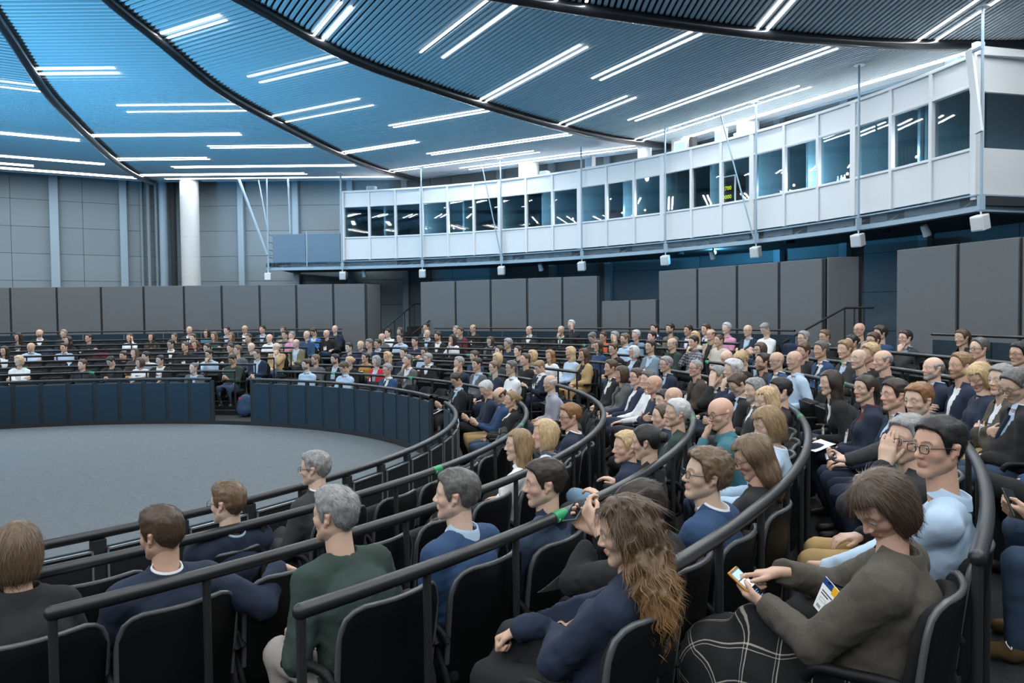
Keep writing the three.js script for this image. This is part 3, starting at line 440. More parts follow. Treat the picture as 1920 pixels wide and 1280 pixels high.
// ---------- distance fields meshed with surface nets ----------
const smin = (a, b, k) => { if (k <= 0) return Math.min(a, b); const h = Math.max(k - Math.abs(a - b), 0) / k; return Math.min(a, b) - h * h * k * 0.25; };
const smax = (a, b, k) => -smin(-a, -b, k);
const lerp = (a, b, t) => a + (b - a) * t, clamp = (x, a, b) => Math.min(b, Math.max(a, x));
class Field {
  constructor(lo, hi, c) { this.lo = lo; this.c = c; this.n = [0, 1, 2].map((i) => Math.ceil((hi[i] - lo[i]) / c) + 2); this.d = new Float32Array(this.n[0] * this.n[1] * this.n[2]).fill(1); }
  each(lo, hi, fn) {
    const [nx, ny, nn] = this.n, c = this.c, L = this.lo, I = [0, 1, 2].map((i) => [Math.max(0, Math.floor((lo[i] - L[i]) / c)), Math.min(this.n[i] - 1, Math.ceil((hi[i] - L[i]) / c))]);
    for (let k = I[2][0]; k <= I[2][1]; k++) for (let j = I[1][0]; j <= I[1][1]; j++) for (let i = I[0][0]; i <= I[0][1]; i++) fn(L[0] + i * c, L[1] + j * c, L[2] + k * c, (k * ny + j) * nx + i);
  }
  all(fn) { const hi = this.lo.map((l, i) => l + this.n[i] * this.c), d = this.d; this.each(this.lo, hi, (x, y, z, q) => { d[q] = fn(d[q], x, y, z); }); return this; }
  cone(a, b, ra, rb, k = 0.02, add = 0) {
    const d = this.d, R = Math.max(ra, rb) + add + k + 2.5 * this.c, ba = [b[0] - a[0], b[1] - a[1], b[2] - a[2]], bb = Math.max(1e-9, ba[0] ** 2 + ba[1] ** 2 + ba[2] ** 2);
    this.each([0, 1, 2].map((i) => Math.min(a[i], b[i]) - R), [0, 1, 2].map((i) => Math.max(a[i], b[i]) + R), (x, y, z, q) => {
      const px = x - a[0], py = y - a[1], pz = z - a[2], t = clamp((px * ba[0] + py * ba[1] + pz * ba[2]) / bb, 0, 1), ux = px - t * ba[0], uy = py - t * ba[1], uz = pz - t * ba[2];
      d[q] = smin(d[q], Math.sqrt(ux * ux + uy * uy + uz * uz) - lerp(ra, rb, t) - add, k);
    }); return this;
  }
  slab(a, b, A, B, right, fwd, k = 0.03, add = 0) {   // elliptical section [rx, rz] from a to b
    const d = this.d, R = Math.max(...A, ...B) + add + k + 2.5 * this.c, ba = [b[0] - a[0], b[1] - a[1], b[2] - a[2]], bb = ba[0] ** 2 + ba[1] ** 2 + ba[2] ** 2;
    this.each([0, 1, 2].map((i) => Math.min(a[i], b[i]) - R), [0, 1, 2].map((i) => Math.max(a[i], b[i]) + R), (x, y, z, q) => {
      const p = [x - a[0], y - a[1], z - a[2]], t = clamp((p[0] * ba[0] + p[1] * ba[1] + p[2] * ba[2]) / bb, 0, 1), u = [p[0] - t * ba[0], p[1] - t * ba[1], p[2] - t * ba[2]];
      const rx = lerp(A[0], B[0], t) + add, rz = lerp(A[1], B[1], t) + add, e = u[0] * right[0] + u[1] * right[1] + u[2] * right[2], f = u[0] * fwd[0] + u[1] * fwd[1] + u[2] * fwd[2], g2 = Math.max(0, u[0] ** 2 + u[1] ** 2 + u[2] ** 2 - e * e - f * f);
      const k0 = Math.sqrt((e / rx) ** 2 + (f / rz) ** 2 + g2 / (rz * rz)), k1 = Math.sqrt((e / rx / rx) ** 2 + (f / rz / rz) ** 2 + g2 / rz ** 4) + 1e-9;
      d[q] = smin(d[q], k0 * (k0 - 1) / k1, k);
    }); return this;
  }
  ell(c, r, k = 0.01) {
    const d = this.d, m = k + 2.5 * this.c;
    this.each(c.map((v, i) => v - r[i] - m), c.map((v, i) => v + r[i] + m), (x, y, z, q) => { const a = (x - c[0]) / r[0], b = (y - c[1]) / r[1], e = (z - c[2]) / r[2], k0 = Math.sqrt(a * a + b * b + e * e), k1 = Math.sqrt((a / r[0]) ** 2 + (b / r[1]) ** 2 + (e / r[2]) ** 2) + 1e-9; d[q] = smin(d[q], k0 * (k0 - 1) / k1, k); }); return this;
  }
  dig(c, r, k = 0.01) { const d = this.d, R = r + k + 2 * this.c; this.each(c.map((v) => v - R), c.map((v) => v + R), (x, y, z, q) => { d[q] = smax(d[q], r - Math.hypot(x - c[0], y - c[1], z - c[2]), k); }); return this; }
  geo() {
    const [nx, ny, nn] = this.n, d = this.d, c = this.c, L = this.lo, id = new Int32Array(d.length).fill(-1), P = [], I = [], sy = nx, sz = nx * ny;
    const off = [0, 1, sy, sy + 1, sz, sz + 1, sz + sy, sz + sy + 1], E = [[0, 1], [2, 3], [4, 5], [6, 7], [0, 2], [1, 3], [4, 6], [5, 7], [0, 4], [1, 5], [2, 6], [3, 7]];
    for (let k = 0; k < nn - 1; k++) for (let j = 0; j < ny - 1; j++) for (let i = 0; i < nx - 1; i++) {
      const q = k * sz + j * sy + i; let m = 0; for (let e = 0; e < 8; e++) if (d[q + off[e]] < 0) m |= 1 << e; if (m === 0 || m === 255) continue;
      let x = 0, y = 0, z = 0, n = 0;
      for (const [a, b] of E) { const A = d[q + off[a]], B = d[q + off[b]]; if ((A < 0) === (B < 0)) continue; const t = A / (A - B); x += lerp(a & 1, b & 1, t); y += lerp((a >> 1) & 1, (b >> 1) & 1, t); z += lerp(a >> 2, b >> 2, t); n++; }
      id[q] = P.length / 3; P.push(L[0] + (i + x / n) * c, L[1] + (j + y / n) * c, L[2] + (k + z / n) * c);
    }
    const quad = (a, b, e, f, flip) => { if (a < 0 || b < 0 || e < 0 || f < 0) return; if (flip) I.push(a, e, b, b, e, f); else I.push(a, b, e, b, f, e); };
    for (let k = 1; k < nn - 1; k++) for (let j = 1; j < ny - 1; j++) for (let i = 1; i < nx - 1; i++) {
      const q = k * sz + j * sy + i, s = d[q] < 0;
      if (s !== d[q + 1] < 0) quad(id[q - sy - sz], id[q - sz], id[q - sy], id[q], !s);
      if (s !== d[q + sy] < 0) quad(id[q - 1 - sz], id[q - 1], id[q - sz], id[q], !s);
      if (s !== d[q + sz] < 0) quad(id[q - 1 - sy], id[q - sy], id[q - 1], id[q], !s);
    }
    const g = new THREE.BufferGeometry(); g.setAttribute('position', new THREE.Float32BufferAttribute(P, 3)); g.setIndex(I); g.computeVertexNormals(); return g;
  }
}
function colored(g, fn) { const p = g.attributes.position, C = new Float32Array(p.count * 3); for (let i = 0; i < p.count; i++) { const c = fn(p.getX(i), p.getY(i), p.getZ(i), i); C[3 * i] = c[0]; C[3 * i + 1] = c[1]; C[3 * i + 2] = c[2]; } g.setAttribute('color', new THREE.BufferAttribute(C, 3)); return g; }
function joinIndexed(list) {   // position, normal, colour and index
  let nv = 0, ni = 0; for (const g of list) { nv += g.attributes.position.count; ni += g.index.count; }
  const P = new Float32Array(nv * 3), N = new Float32Array(nv * 3), C = new Float32Array(nv * 3).fill(1), I = new Uint32Array(ni); let v = 0, q = 0;
  for (const g of list) { P.set(g.attributes.position.array, v * 3); N.set(g.attributes.normal.array, v * 3); if (g.attributes.color) C.set(g.attributes.color.array, v * 3); const a = g.index.array; for (let i = 0; i < a.length; i++) I[q + i] = a[i] + v; v += g.attributes.position.count; q += a.length; }
  const g = new THREE.BufferGeometry(); g.setAttribute('position', new THREE.BufferAttribute(P, 3)); g.setAttribute('normal', new THREE.BufferAttribute(N, 3)); g.setAttribute('color', new THREE.BufferAttribute(C, 3)); g.setIndex(new THREE.BufferAttribute(I, 1)); return g;
}
// ---------- heads ----------
const headCache = {}, lodOf = (t) => t < 3.6 ? 0.0046 : t < 4.6 ? 0.0056 : t < 6.6 ? 0.0074 : t < 8.5 ? 0.0098 : t < 12 ? 0.012 : t < 16 ? 0.0155 : 0.0185;
function headGeo(fem, cell) {
  const key = fem + '|' + cell; if (headCache[key]) return headCache[key];
  const f = new Field([-0.105, -0.175, -0.135], [0.105, 0.15, 0.14], cell), j = fem ? 0.9 : 1;
  f.ell([0, 0.034, -0.014], [0.0765, 0.092, 0.0985], 0.02).ell([0, 0.035, 0.03], [0.064, 0.07, 0.058], 0.03);
  f.ell([0, -0.035, 0.022], [0.060 * j, 0.074, 0.064], 0.03);
  for (const s of [-1, 1]) f.cone([s * 0.053 * j, -0.05, 0.0], [s * 0.017 * j, -0.1, 0.062], 0.020, 0.016, 0.025).ell([s * 0.043, -0.022, 0.05], [0.024, 0.022, 0.026], 0.02).cone([s * 0.047, 0.024, 0.066], [s * 0.012, 0.021, 0.083], 0.011, 0.012, 0.018);
  f.ell([0, -0.099, 0.064], [0.02 * j, 0.016, 0.017], 0.022);
  f.cone([0, 0.014, 0.084], [0, -0.027, 0.106], 0.0085, 0.0115 * (fem ? 0.88 : 1), 0.012); for (const s of [-1, 1]) f.ell([s * 0.0125, -0.031, 0.094], [0.009, 0.008, 0.011], 0.008);
  for (const s of [-1, 1]) f.dig([s * 0.031, 0.006, 0.103], 0.0195, 0.012);
  for (const s of [-1, 1]) f.ell([s * 0.031, 0.0055, 0.0765], [0.0135, 0.0125, 0.0135], 0.003).cone([s * 0.020, 0.015, 0.085], [s * 0.043, 0.014, 0.079], 0.004, 0.004, 0.004);
  f.cone([-0.02, -0.0605, 0.078], [0, -0.056, 0.0885], 0.0055, 0.0062, 0.007).cone([0.02, -0.0605, 0.078], [0, -0.056, 0.0885], 0.0055, 0.0062, 0.007).cone([-0.015, -0.0665, 0.079], [0.015, -0.0665, 0.079], 0.0065, 0.0065, 0.008).ell([0, -0.068, 0.083], [0.012, 0.0065, 0.007], 0.006);
  for (const s of [-1, 1]) { f.cone([s * 0.0765, 0.02, -0.016], [s * 0.073, -0.026, -0.004], 0.0125, 0.0095, 0.006).cone([s * 0.083, 0.026, -0.025], [s * 0.081, -0.012, -0.022], 0.007, 0.006, 0.006).dig([s * 0.092, 0.004, -0.008], 0.0125, 0.005); }
  f.cone([0, -0.05, -0.025], [0, -0.1, -0.03], 0.052 * j, 0.05 * j, 0.035);
  const g = f.geo(), p = g.attributes.position, tag = new Uint8Array(p.count);
  for (let i = 0; i < p.count; i++) {
    const x = p.getX(i), y = p.getY(i), z = p.getZ(i), ax = Math.abs(x); let t = 0;
    const de = Math.hypot(ax - 0.031, y - 0.0055, z - 0.0765);
    if (z > 0.07 && de < 0.0152 && Math.abs(y - 0.0055) < 0.0062 && ax > 0.018 && ax < 0.044) t = Math.hypot(ax - 0.031, y - 0.0055) < 0.0058 ? 2 : 1;
    else if (z > 0.045 && ax > 0.012 && ax < 0.053 && Math.abs(y - (0.0285 + 0.004 * Math.sin((ax - 0.012) / 0.04 * 3) - (ax > 0.04 ? (ax - 0.04) * 0.5 : 0))) < Math.max(0.0042, cell * 0.55)) t = 3;
    else if (z > 0.074 && ax < 0.022 && y < -0.052 && y > -0.075) t = 4;
    else if (z > -0.004 && y < -0.046 && y > -0.128 && !(ax < 0.02 && y > -0.052) && (y < -0.062 || ax > 0.022 || y > -0.056)) t = 5;
    else if (y < -0.062 && z > 0 && ax < 0.07 && y > -0.125) t = 5;
    tag[i] = t;
  }
  g.userData.tag = tag; return (headCache[key] = g);
}
// ---------- hands: wrist at origin, fingers along +y, palm towards +z, thumb on +x ----------
const handCache = {};
const CURL = { relaxed: [22, 32, 22], curled: [45, 55, 35], fist: [78, 88, 55], hold: [35, 52, 40], flat: [6, 10, 6], point: [70, 80, 50] };
function handGeo(kind, cell) {
  const key = kind + cell; if (handCache[key]) return handCache[key];
  const f = new Field([-0.06, -0.05, -0.04], [0.085, 0.2, 0.1], cell), th = Math.max(0, cell - 0.008) * 0.4;
  f.cone([0, -0.04, 0], [0, 0.02, 0], 0.024, 0.024, 0.01);
  [-0.031, -0.0105, 0.0105, 0.031].forEach((x, i) => {
    f.cone([x * 0.6, 0.012, 0], [x, 0.086, 0.002], 0.0145, 0.0125, 0.014);
    const L = [0.78, 0.95, 1.05, 0.97][i], c = i === 3 && kind === 'point' ? [8, 10, 5] : CURL[kind]; let a = 0, p = [x, 0.088, 0.002];
    [0.045, 0.027, 0.021].forEach((l, k) => { a += (c[k] + (i - 1.5) * -3) * D2R; const q = [p[0] + x * 0.1 * (1 - k), p[1] + Math.cos(a) * l * L, p[2] + Math.sin(a) * l * L]; f.cone(p, q, 0.0098 - k * 0.0007 + th, 0.0092 - k * 0.0008 + th, 0.004); p = q; });
  });
  const tc = kind === 'fist' || kind === 'hold' ? 1 : 0;
  f.cone([0.016, 0.018, 0.006], [0.042, 0.052, 0.018], 0.0165, 0.0125, 0.014).cone([0.042, 0.052, 0.018], [lerp(0.06, 0.046, tc), lerp(0.084, 0.083, tc), lerp(0.022, 0.036, tc)], 0.012 + th, 0.0105 + th, 0.004).cone([lerp(0.06, 0.046, tc), lerp(0.084, 0.083, tc), lerp(0.022, 0.036, tc)], [lerp(0.068, 0.034, tc), lerp(0.108, 0.104, tc), lerp(0.026, 0.046, tc)], 0.0105 + th, 0.0085 + th, 0.003);
  return (handCache[key] = f.geo());
}
// ---------- hair in head coordinates ----------
const hairTone = { black: [0.012, 0.010, 0.010], dkbrown: [0.030, 0.020, 0.014], brown: [0.072, 0.043, 0.025], ltbrown: [0.145, 0.092, 0.052], auburn: [0.135, 0.062, 0.022], ginger: [0.24, 0.115, 0.042], dkblond: [0.27, 0.175, 0.09], blond: [0.52, 0.37, 0.20], saltpepper: [0.115, 0.108, 0.105], grey: [0.26, 0.255, 0.255], white: [0.55, 0.55, 0.56] };
const pw = (x, xs, ys) => { if (x <= xs[0]) return ys[0]; for (let i = 1; i < xs.length; i++) if (x <= xs[i]) return lerp(ys[i - 1], ys[i], (x - xs[i - 1]) / (xs[i] - xs[i - 1])); return ys[ys.length - 1]; };
const ellD = (x, y, z, c, r) => { const a = (x - c[0]) / r[0], b = (y - c[1]) / r[1], e = (z - c[2]) / r[2], k0 = Math.sqrt(a * a + b * b + e * e), k1 = Math.sqrt((a / r[0]) ** 2 + (b / r[1]) ** 2 + (e / r[2]) ** 2) + 1e-9; return k0 * (k0 - 1) / k1; };
const skull = (x, y, z) => smin(ellD(x, y, z, [0, 0.034, -0.014], [0.0775, 0.093, 0.0995]), ellD(x, y, z, [0, 0.035, 0.03], [0.065, 0.071, 0.059]), 0.03);
const hairline = (z) => pw(z, [-0.115, -0.09, -0.058, -0.042, -0.034, 0.004, 0.012, 0.022, 0.032, 0.044, 0.054, 0.066, 0.085, 0.1], [-0.078, -0.085, -0.058, -0.02, 0.026, 0.028, -0.018, -0.02, 0.006, 0.03, 0.06, 0.077, 0.086, 0.095]);
function hairGeo(style, cell, seed, flip = 1) {
  const big = /long|curly/.test(style), lo = big ? [-0.2, style === 'curly' ? -0.42 : -0.34, -0.24] : [-0.135, -0.2, -0.2], hi = big ? [0.2, 0.18, 0.15] : [0.135, 0.18, 0.14];
  const f = new Field(lo, hi, cell), s = seed * 7.31, st = (x, y, z) => nz(x * 95 + s, y * 16, z * 95) * 0.6 + nz(x * 40, y * 9 + s, z * 40) * 0.6;   // hanging strands
  const swept = (x, y, z) => nz(x * 120 + s, (y * 0.8 + z * 0.25) * 90 * (Math.abs(x) > 0.055 ? 1 : 0.12), z * 14) * 0.6 + nz(x * 45, y * 30 + s, z * 18) * 0.55;
  const rough = cell < 0.0066 ? 0.6 : 1.0, lift = Math.max(0, cell - 0.006) * 0.25;
  f.all((d, x, y, z) => {
    x *= flip; const ax = Math.abs(x), sk = skull(x, y, z); let h;
    if (style === 'short' || style === 'crop' || style === 'reced' || style === 'fringe' || style === 'wavy') {
      const T = style === 'crop' ? 0.0045 : style === 'fringe' ? 0.006 : style === 'wavy' ? 0.018 : 0.0085, top = clamp((y - 0.03) / 0.07, 0, 1), part = style === 'crop' || style === 'fringe' ? 0 : 0.004 * Math.sin((x + 0.02) * 40);
      h = sk - T - top * (style === 'crop' || style === 'fringe' ? 0.002 : 0.009 + 0.05 * clamp(z - 0.02, 0, 0.08)) - part - lift - (style === 'wavy' ? 0.009 * nz(x * 30 + s, y * 30, z * 30) + 0.0035 * nz(x * 80, y * 80 + s, z * 80) : 0.005 * rough * swept(x, y, z) + (style === 'short' ? 0.0055 : 0.002) * nz(x * 24 + s, y * 24, z * 24 - s)) + (y < 0.0 ? 0.05 * Math.max(0, -y) : 0);
      let line = hairline(z) + 0.002 + 0.006 * nz(x * 45, s, z * 45) - (style === 'wavy' && z < -0.02 ? 0.012 : 0);
      if (style === 'reced') line = Math.max(line, z > -0.02 ? pw(z, [-0.02, 0.03, 0.06, 0.09], [-0.06, 0.02, 0.088 - 0.25 * Math.max(0, 0.035 - ax), 0.14]) : -1);
      h = smax(h, (line - y) * 0.7, 0.009);
      if (style === 'fringe') h = smax(h, (y - pw(z, [-0.12, -0.08, 0.0, 0.03], [0.05, 0.07, 0.062, 0.05])) * 0.8, 0.012);
    } else if (style === 'bob') {
      h = smin(sk - 0.017 - lift, ellD(x, y, z, [0, -0.03, -0.022], [0.103, 0.125, 0.104]), 0.03) - 0.0048 * rough * st(x, y, z);
      h = smax(h, -(y + 0.125 + 0.01 * nz(x * 20, s, z * 20)), 0.02);
      h = smax(h, -Math.max(pw(y, [-0.15, -0.05, 0.02, 0.06], [0.028, 0.038, 0.048, 0.058]) - z, y - 0.07 - 0.15 * Math.abs(x + 0.02)), 0.006);
    } else if (style === 'long') {
      const c1 = ellD(x, y, z, [0, -0.1, -0.045], [0.108, 0.2, 0.075]);
      h = smin(sk - 0.015 - lift, c1, 0.04) - (0.0055 * rough * st(x, y, z) + 0.004 * Math.sin(y * 42 + s + x * 22)); h = smax(h, -(y + 0.265 + 0.03 * nz(x * 24, s, z * 24)), 0.02);
      h = smax(h, -Math.max(pw(y, [-0.3, -0.12, -0.05, 0.02, 0.06], [0.01, 0.014, 0.03, 0.044, 0.055]) - z, y - 0.072 - 0.18 * Math.abs(x + 0.015)), 0.006);
    } else if (style === 'curly') {
      const c1 = smin(ellD(x, y, z, [0, -0.02, -0.03], [0.112, 0.14, 0.112]), ellD(x, y, z, [0, -0.2, -0.055], [0.17, 0.21, 0.105]), 0.06);
      h = smin(sk - 0.02, c1, 0.03) - (0.011 * nz(x * 26 + s, y * 20, z * 26) + 0.006 * nz(x * 62, y * 40 + s, z * 62) + 0.006 * Math.sin(y * 60 + 5 * nz(x * 14, y * 6, z * 14)));
      h = smax(h, -Math.max(pw(y, [-0.4, -0.2, -0.1, -0.03, 0.03, 0.07], [0.06, 0.05, 0.026, 0.03, 0.05, 0.062]) - z, y - 0.082 - 0.2 * Math.abs(x)), 0.008);
    } else {   // pony, bun: combed tight
      h = sk - 0.0095 - lift - 0.0028 * rough * swept(x, y, z) + (y < 0 ? 0.04 * -y : 0); h = smax(h, (hairline(z) - 0.002 - y) * 0.7, 0.008);
      if (style === 'bun') h = smin(h, Math.hypot(x, (y - 0.035) * 1.05, z + 0.122) - 0.04 - 0.004 * st(x, y * 4, z), 0.014);
      else { const t = clamp((0.03 - y) / 0.2, 0, 1); h = smin(h, Math.hypot(x, (y - lerp(0.03, -0.17, t)) , z + lerp(0.118, 0.125, t) + 0.02 * Math.sin(t * 3)) - lerp(0.03, 0.016, t) - 0.004 * st(x, y, z), 0.014); }
    }
    return h;
  });
  return f.geo();
}
function hairColours(g, tone, seed, style) {
  const c = hairTone[tone], s = seed * 3.7, hi = /blond|ltbrown|auburn|ginger/.test(tone) ? 0.55 : tone === 'saltpepper' || tone === 'grey' ? 0.6 : 0.35, ends = style === 'curly' ? 1 : 0;
  return colored(g, (x, y, z) => { const v = 1 + hi * (nz(x * 150 + s, y * 22, z * 150) + 0.6 * nz(x * 60, y * 14 + s, z * 60)); if (ends) { const q = mix3([0.07, 0.037, 0.017], [0.27, 0.15, 0.06], clamp((0.0 - y) / 0.3, 0, 1)); return mul3(q, v); } return [c[0] * v, c[1] * v, c[2] * v]; });
}
// short locks laid over a hair mesh along its growth direction
function locks(g, n, len, width, hang, tone, seed) {
  const p = g.attributes.position, nm = g.attributes.normal, P = [], N = [], C = [], I = [], c = hairTone[tone] ?? [0.1, 0.05, 0.02]; let st = (seed * 9301 + 49297) >>> 0; const r = () => { st = (st * 1664525 + 1013904223) >>> 0; return st / 4294967296; };
  for (let q = 0; q < n; q++) {
    const i = Math.floor(r() * p.count), o = V(p.getX(i), p.getY(i), p.getZ(i)), nn = V(nm.getX(i), nm.getY(i), nm.getZ(i));
    const flow = hang ? V((r() - 0.5) * 0.5, -1, -0.1 + (r() - 0.5) * 0.5) : V((r() - 0.5) * 0.7 + o.x * 3, -0.15 - Math.max(0, 0.07 - o.y) * 9, -0.9 + (r() - 0.5) * 0.6);
    flow.addScaledVector(nn, -flow.dot(nn)).normalize(); const side = V().crossVectors(nn, flow).normalize(), L = len * (0.5 + r()), w = width * (0.6 + 0.8 * r()), v = 0.68 + 0.75 * r(), bend = (r() - 0.5) * 0.5;
    const k = P.length / 3;
    for (let j = 0; j <= 3; j++) { const t = j / 3, a = o.clone().addScaledVector(flow, L * t).addScaledVector(side, bend * L * t * t).addScaledVector(nn, 0.0008 + L * (hang ? 0.045 : 0.13) * Math.sin(t * 2.6)), ww = w * (1 - t * 0.85); for (const sg of [-1, 1]) { P.push(a.x + side.x * ww * sg, a.y + side.y * ww * sg, a.z + side.z * ww * sg); N.push(nn.x + 0.25 * side.x * sg, nn.y + 0.25 * side.y * sg, nn.z + 0.25 * side.z * sg); const cc2 = tone === 'curly' ? mix3([0.075, 0.04, 0.018], [0.34, 0.19, 0.075], clamp((0.03 - o.y) / 0.3, 0, 1)) : c; C.push(cc2[0] * v, cc2[1] * v, cc2[2] * v); } if (j) { const b = k + 2 * j; I.push(b - 2, b, b - 1, b - 1, b, b + 1); } }
  }
  const out = new THREE.BufferGeometry(); out.setAttribute('position', new THREE.Float32BufferAttribute(P, 3)); out.setAttribute('normal', new THREE.Float32BufferAttribute(N, 3)); out.setAttribute('color', new THREE.Float32BufferAttribute(C, 3)); out.setIndex(I); return out;
}
// ---------- small wear ----------
function loopTube(w, h, x, y, z, r, curve = 0.004) { const pts = []; for (let i = 0; i < 20; i++) { const a = i / 20 * Math.PI * 2, c = Math.cos(a), s = Math.sin(a); pts.push(V(x + Math.sign(c) * Math.pow(Math.abs(c), 0.6) * w / 2, y + Math.sign(s) * Math.pow(Math.abs(s), 0.6) * h / 2, z - curve * Math.abs(x + c * w / 2) * 4)); } return tube(pts, r, r > 0.002 ? 3 : 6, r > 0.002 ? 16 : 32, true); }
const glassesGeo = (near) => merge([-1, 1].flatMap((s) => [loopTube(0.048, 0.034, s * 0.033, 0.002, 0.104, near ? 0.0019 : 0.0026), tube([V(s * 0.058, 0.008, 0.098), V(s * 0.072, 0.01, 0.07), V(s * 0.0805, 0.012, 0.0), V(s * 0.079, 0.0, -0.03)], near ? 0.0019 : 0.0026, near ? 6 : 3, near ? 12 : 5)]).concat([tube([V(-0.011, 0.006, 0.104), V(0, 0.01, 0.107), V(0.011, 0.006, 0.104)], 0.0019, 6, 6)]));
const glassesNear = glassesGeo(true), glassesFar = glassesGeo(false);
const lensGeo = merge([-1, 1].map((s) => new THREE.CircleGeometry(0.5, 18).scale(0.046, 0.032, 1).translate(s * 0.033, 0.002, 0.1035)));
const collarGeo = new THREE.LatheGeometry([[0.058, 0], [0.06, 0.022], [0.0615, 0.04], [0.0655, 0.0435], [0.071, 0.03], [0.082, 0.008], [0.086, -0.004]].map((p) => new THREE.Vector2(...p)), 36, 0.2, Math.PI * 2 - 0.4);   // lathe starts at +z
const jacketCollarGeo = new THREE.LatheGeometry([[0.066, -0.02], [0.0655, 0.02], [0.068, 0.032], [0.075, 0.032], [0.088, 0.008], [0.106, -0.03]].map((p) => new THREE.Vector2(...p)), 30, 0.85, Math.PI * 2 - 1.7);
const crewGeo = new THREE.TorusGeometry(0.064, 0.0085, 8, 32).rotateX(Math.PI / 2);
const skinTones = [[0.58, 0.375, 0.272], [0.62, 0.415, 0.31], [0.55, 0.345, 0.245], [0.66, 0.455, 0.35], [0.57, 0.365, 0.268], [0.30, 0.165, 0.11]];
const cloth = { black: [0.010, 0.0105, 0.012], charcoal: [0.030, 0.032, 0.035], navy: [0.011, 0.020, 0.045], blue: [0.020, 0.055, 0.13], steel: [0.050, 0.085, 0.145], grey: [0.105, 0.11, 0.118], greyblue: [0.16, 0.22, 0.28], white: [0.72, 0.74, 0.76], paleblue: [0.40, 0.53, 0.68], pink: [0.60, 0.28, 0.42], lilac: [0.34, 0.34, 0.40], brown: [0.060, 0.045, 0.036], tan: [0.42, 0.29, 0.14], beige: [0.34, 0.29, 0.22], cream: [0.55, 0.52, 0.45], olive: [0.16, 0.15, 0.085], green: [0.022, 0.042, 0.034], teal: [0.045, 0.15, 0.19], maroon: [0.11, 0.014, 0.02], red: [0.52, 0.018, 0.03], ochre: [0.42, 0.23, 0.045], orange: [0.55, 0.11, 0.03], denim: [0.15, 0.25, 0.35], brightblue: [0.02, 0.14, 0.42], tweed: [0.085, 0.075, 0.062], plaid: [0.17, 0.18, 0.21], khaki: [0.42, 0.28, 0.12], moss: [0.10, 0.095, 0.05], stone: [0.36, 0.33, 0.30], jeans: [0.028, 0.055, 0.10] };
const weave = noiseTexture(128, (u, v, x, y) => { const c = 190 + 40 * ((x ^ y) & 1) + 50 * (rnd() - 0.5); return [c, c, c]; }); weave.repeat.set(24, 24);
function clothMat(name) { const c = cloth[name], silk = /white|pale|lilac|pink/.test(name); return std(c, silk ? 0.78 : 0.9); }
M.skinV = new THREE.MeshPhysicalMaterial({ vertexColors: true, roughness: 0.5 });
M.hairV = new THREE.MeshPhysicalMaterial({ vertexColors: true, roughness: 0.45 });
M.frame = std([0.012, 0.011, 0.012], 0.3); M.frameGrey = std([0.10, 0.10, 0.11], 0.3, 0.6);
const badgeTex = canvasTexture(96, 128, (g, w, h) => { g.fillStyle = '#f2f4f5'; g.fillRect(0, 0, w, h); g.fillStyle = '#123f86'; g.fillRect(0, 0, w * 0.62, 26); g.fillStyle = '#f0b51d'; g.fillRect(w * 0.62, 0, w * 0.38, 34); g.fillStyle = '#3a3f46'; g.fillRect(12, 46, 66, 5); g.fillRect(12, 57, 46, 5); g.strokeStyle = '#555'; g.strokeRect(16, 74, 36, 12); for (let i = 0; i < 5; i++) g.fillRect(14 + i * 5, 104, 3, 12); });
M.badge = new THREE.MeshStandardMaterial({ map: badgeTex, roughness: 0.4 });
// ---------- a seated person: local +z is forward, origin on the floor under the hips ----------
const add3 = (a, b) => [a[0] + b[0], a[1] + b[1], a[2] + b[2]], sub3 = (a, b) => [a[0] - b[0], a[1] - b[1], a[2] - b[2]], mul3 = (a, s) => [a[0] * s, a[1] * s, a[2] * s], len3 = (a) => Math.hypot(...a), dot3 = (a, b) => a[0] * b[0] + a[1] * b[1] + a[2] * b[2], nrm3 = (a) => mul3(a, 1 / (len3(a) || 1)), mix3 = (a, b, t) => [lerp(a[0], b[0], t), lerp(a[1], b[1], t), lerp(a[2], b[2], t)], cross3 = (a, b) => [a[1] * b[2] - a[2] * b[1], a[2] * b[0] - a[0] * b[2], a[0] * b[1] - a[1] * b[0]];
function ik(S, W, l1, l2, pole) {
  let v = sub3(W, S), L = len3(v); const mx = (l1 + l2) * 0.995; if (L > mx) { W = add3(S, mul3(v, mx / L)); v = sub3(W, S); L = mx; }
  const u = nrm3(v), a = (l1 * l1 - l2 * l2 + L * L) / (2 * L), h = Math.sqrt(Math.max(0, l1 * l1 - a * a)); let p = sub3(pole, mul3(u, dot3(pole, u))); p = nrm3(p);
  return [add3(add3(S, mul3(u, a)), mul3(p, h)), W];
}
function flipX(g) { const h = g.clone(); const p = h.attributes.position, n = h.attributes.normal; for (let i = 0; i < p.count; i++) { p.setX(i, -p.getX(i)); n.setX(i, -n.getX(i)); } const a = h.index.array.slice(); for (let i = 0; i < a.length; i += 3) { const t = a[i]; a[i] = a[i + 1]; a[i + 1] = t; } h.setIndex(new THREE.BufferAttribute(a, 1)); return h; }
function withUV(g, s = 1) { const p = g.attributes.position, u = new Float32Array(p.count * 2); for (let i = 0; i < p.count; i++) { u[2 * i] = (p.getX(i) + p.getZ(i)) * s; u[2 * i + 1] = (p.getY(i) - 0.4 * p.getZ(i)) * s; } g.setAttribute('uv', new THREE.BufferAttribute(u, 2)); return g; }
const LOOK = V(-9, 1.75, 5.5);
let personCount = 0, triCount = 0;
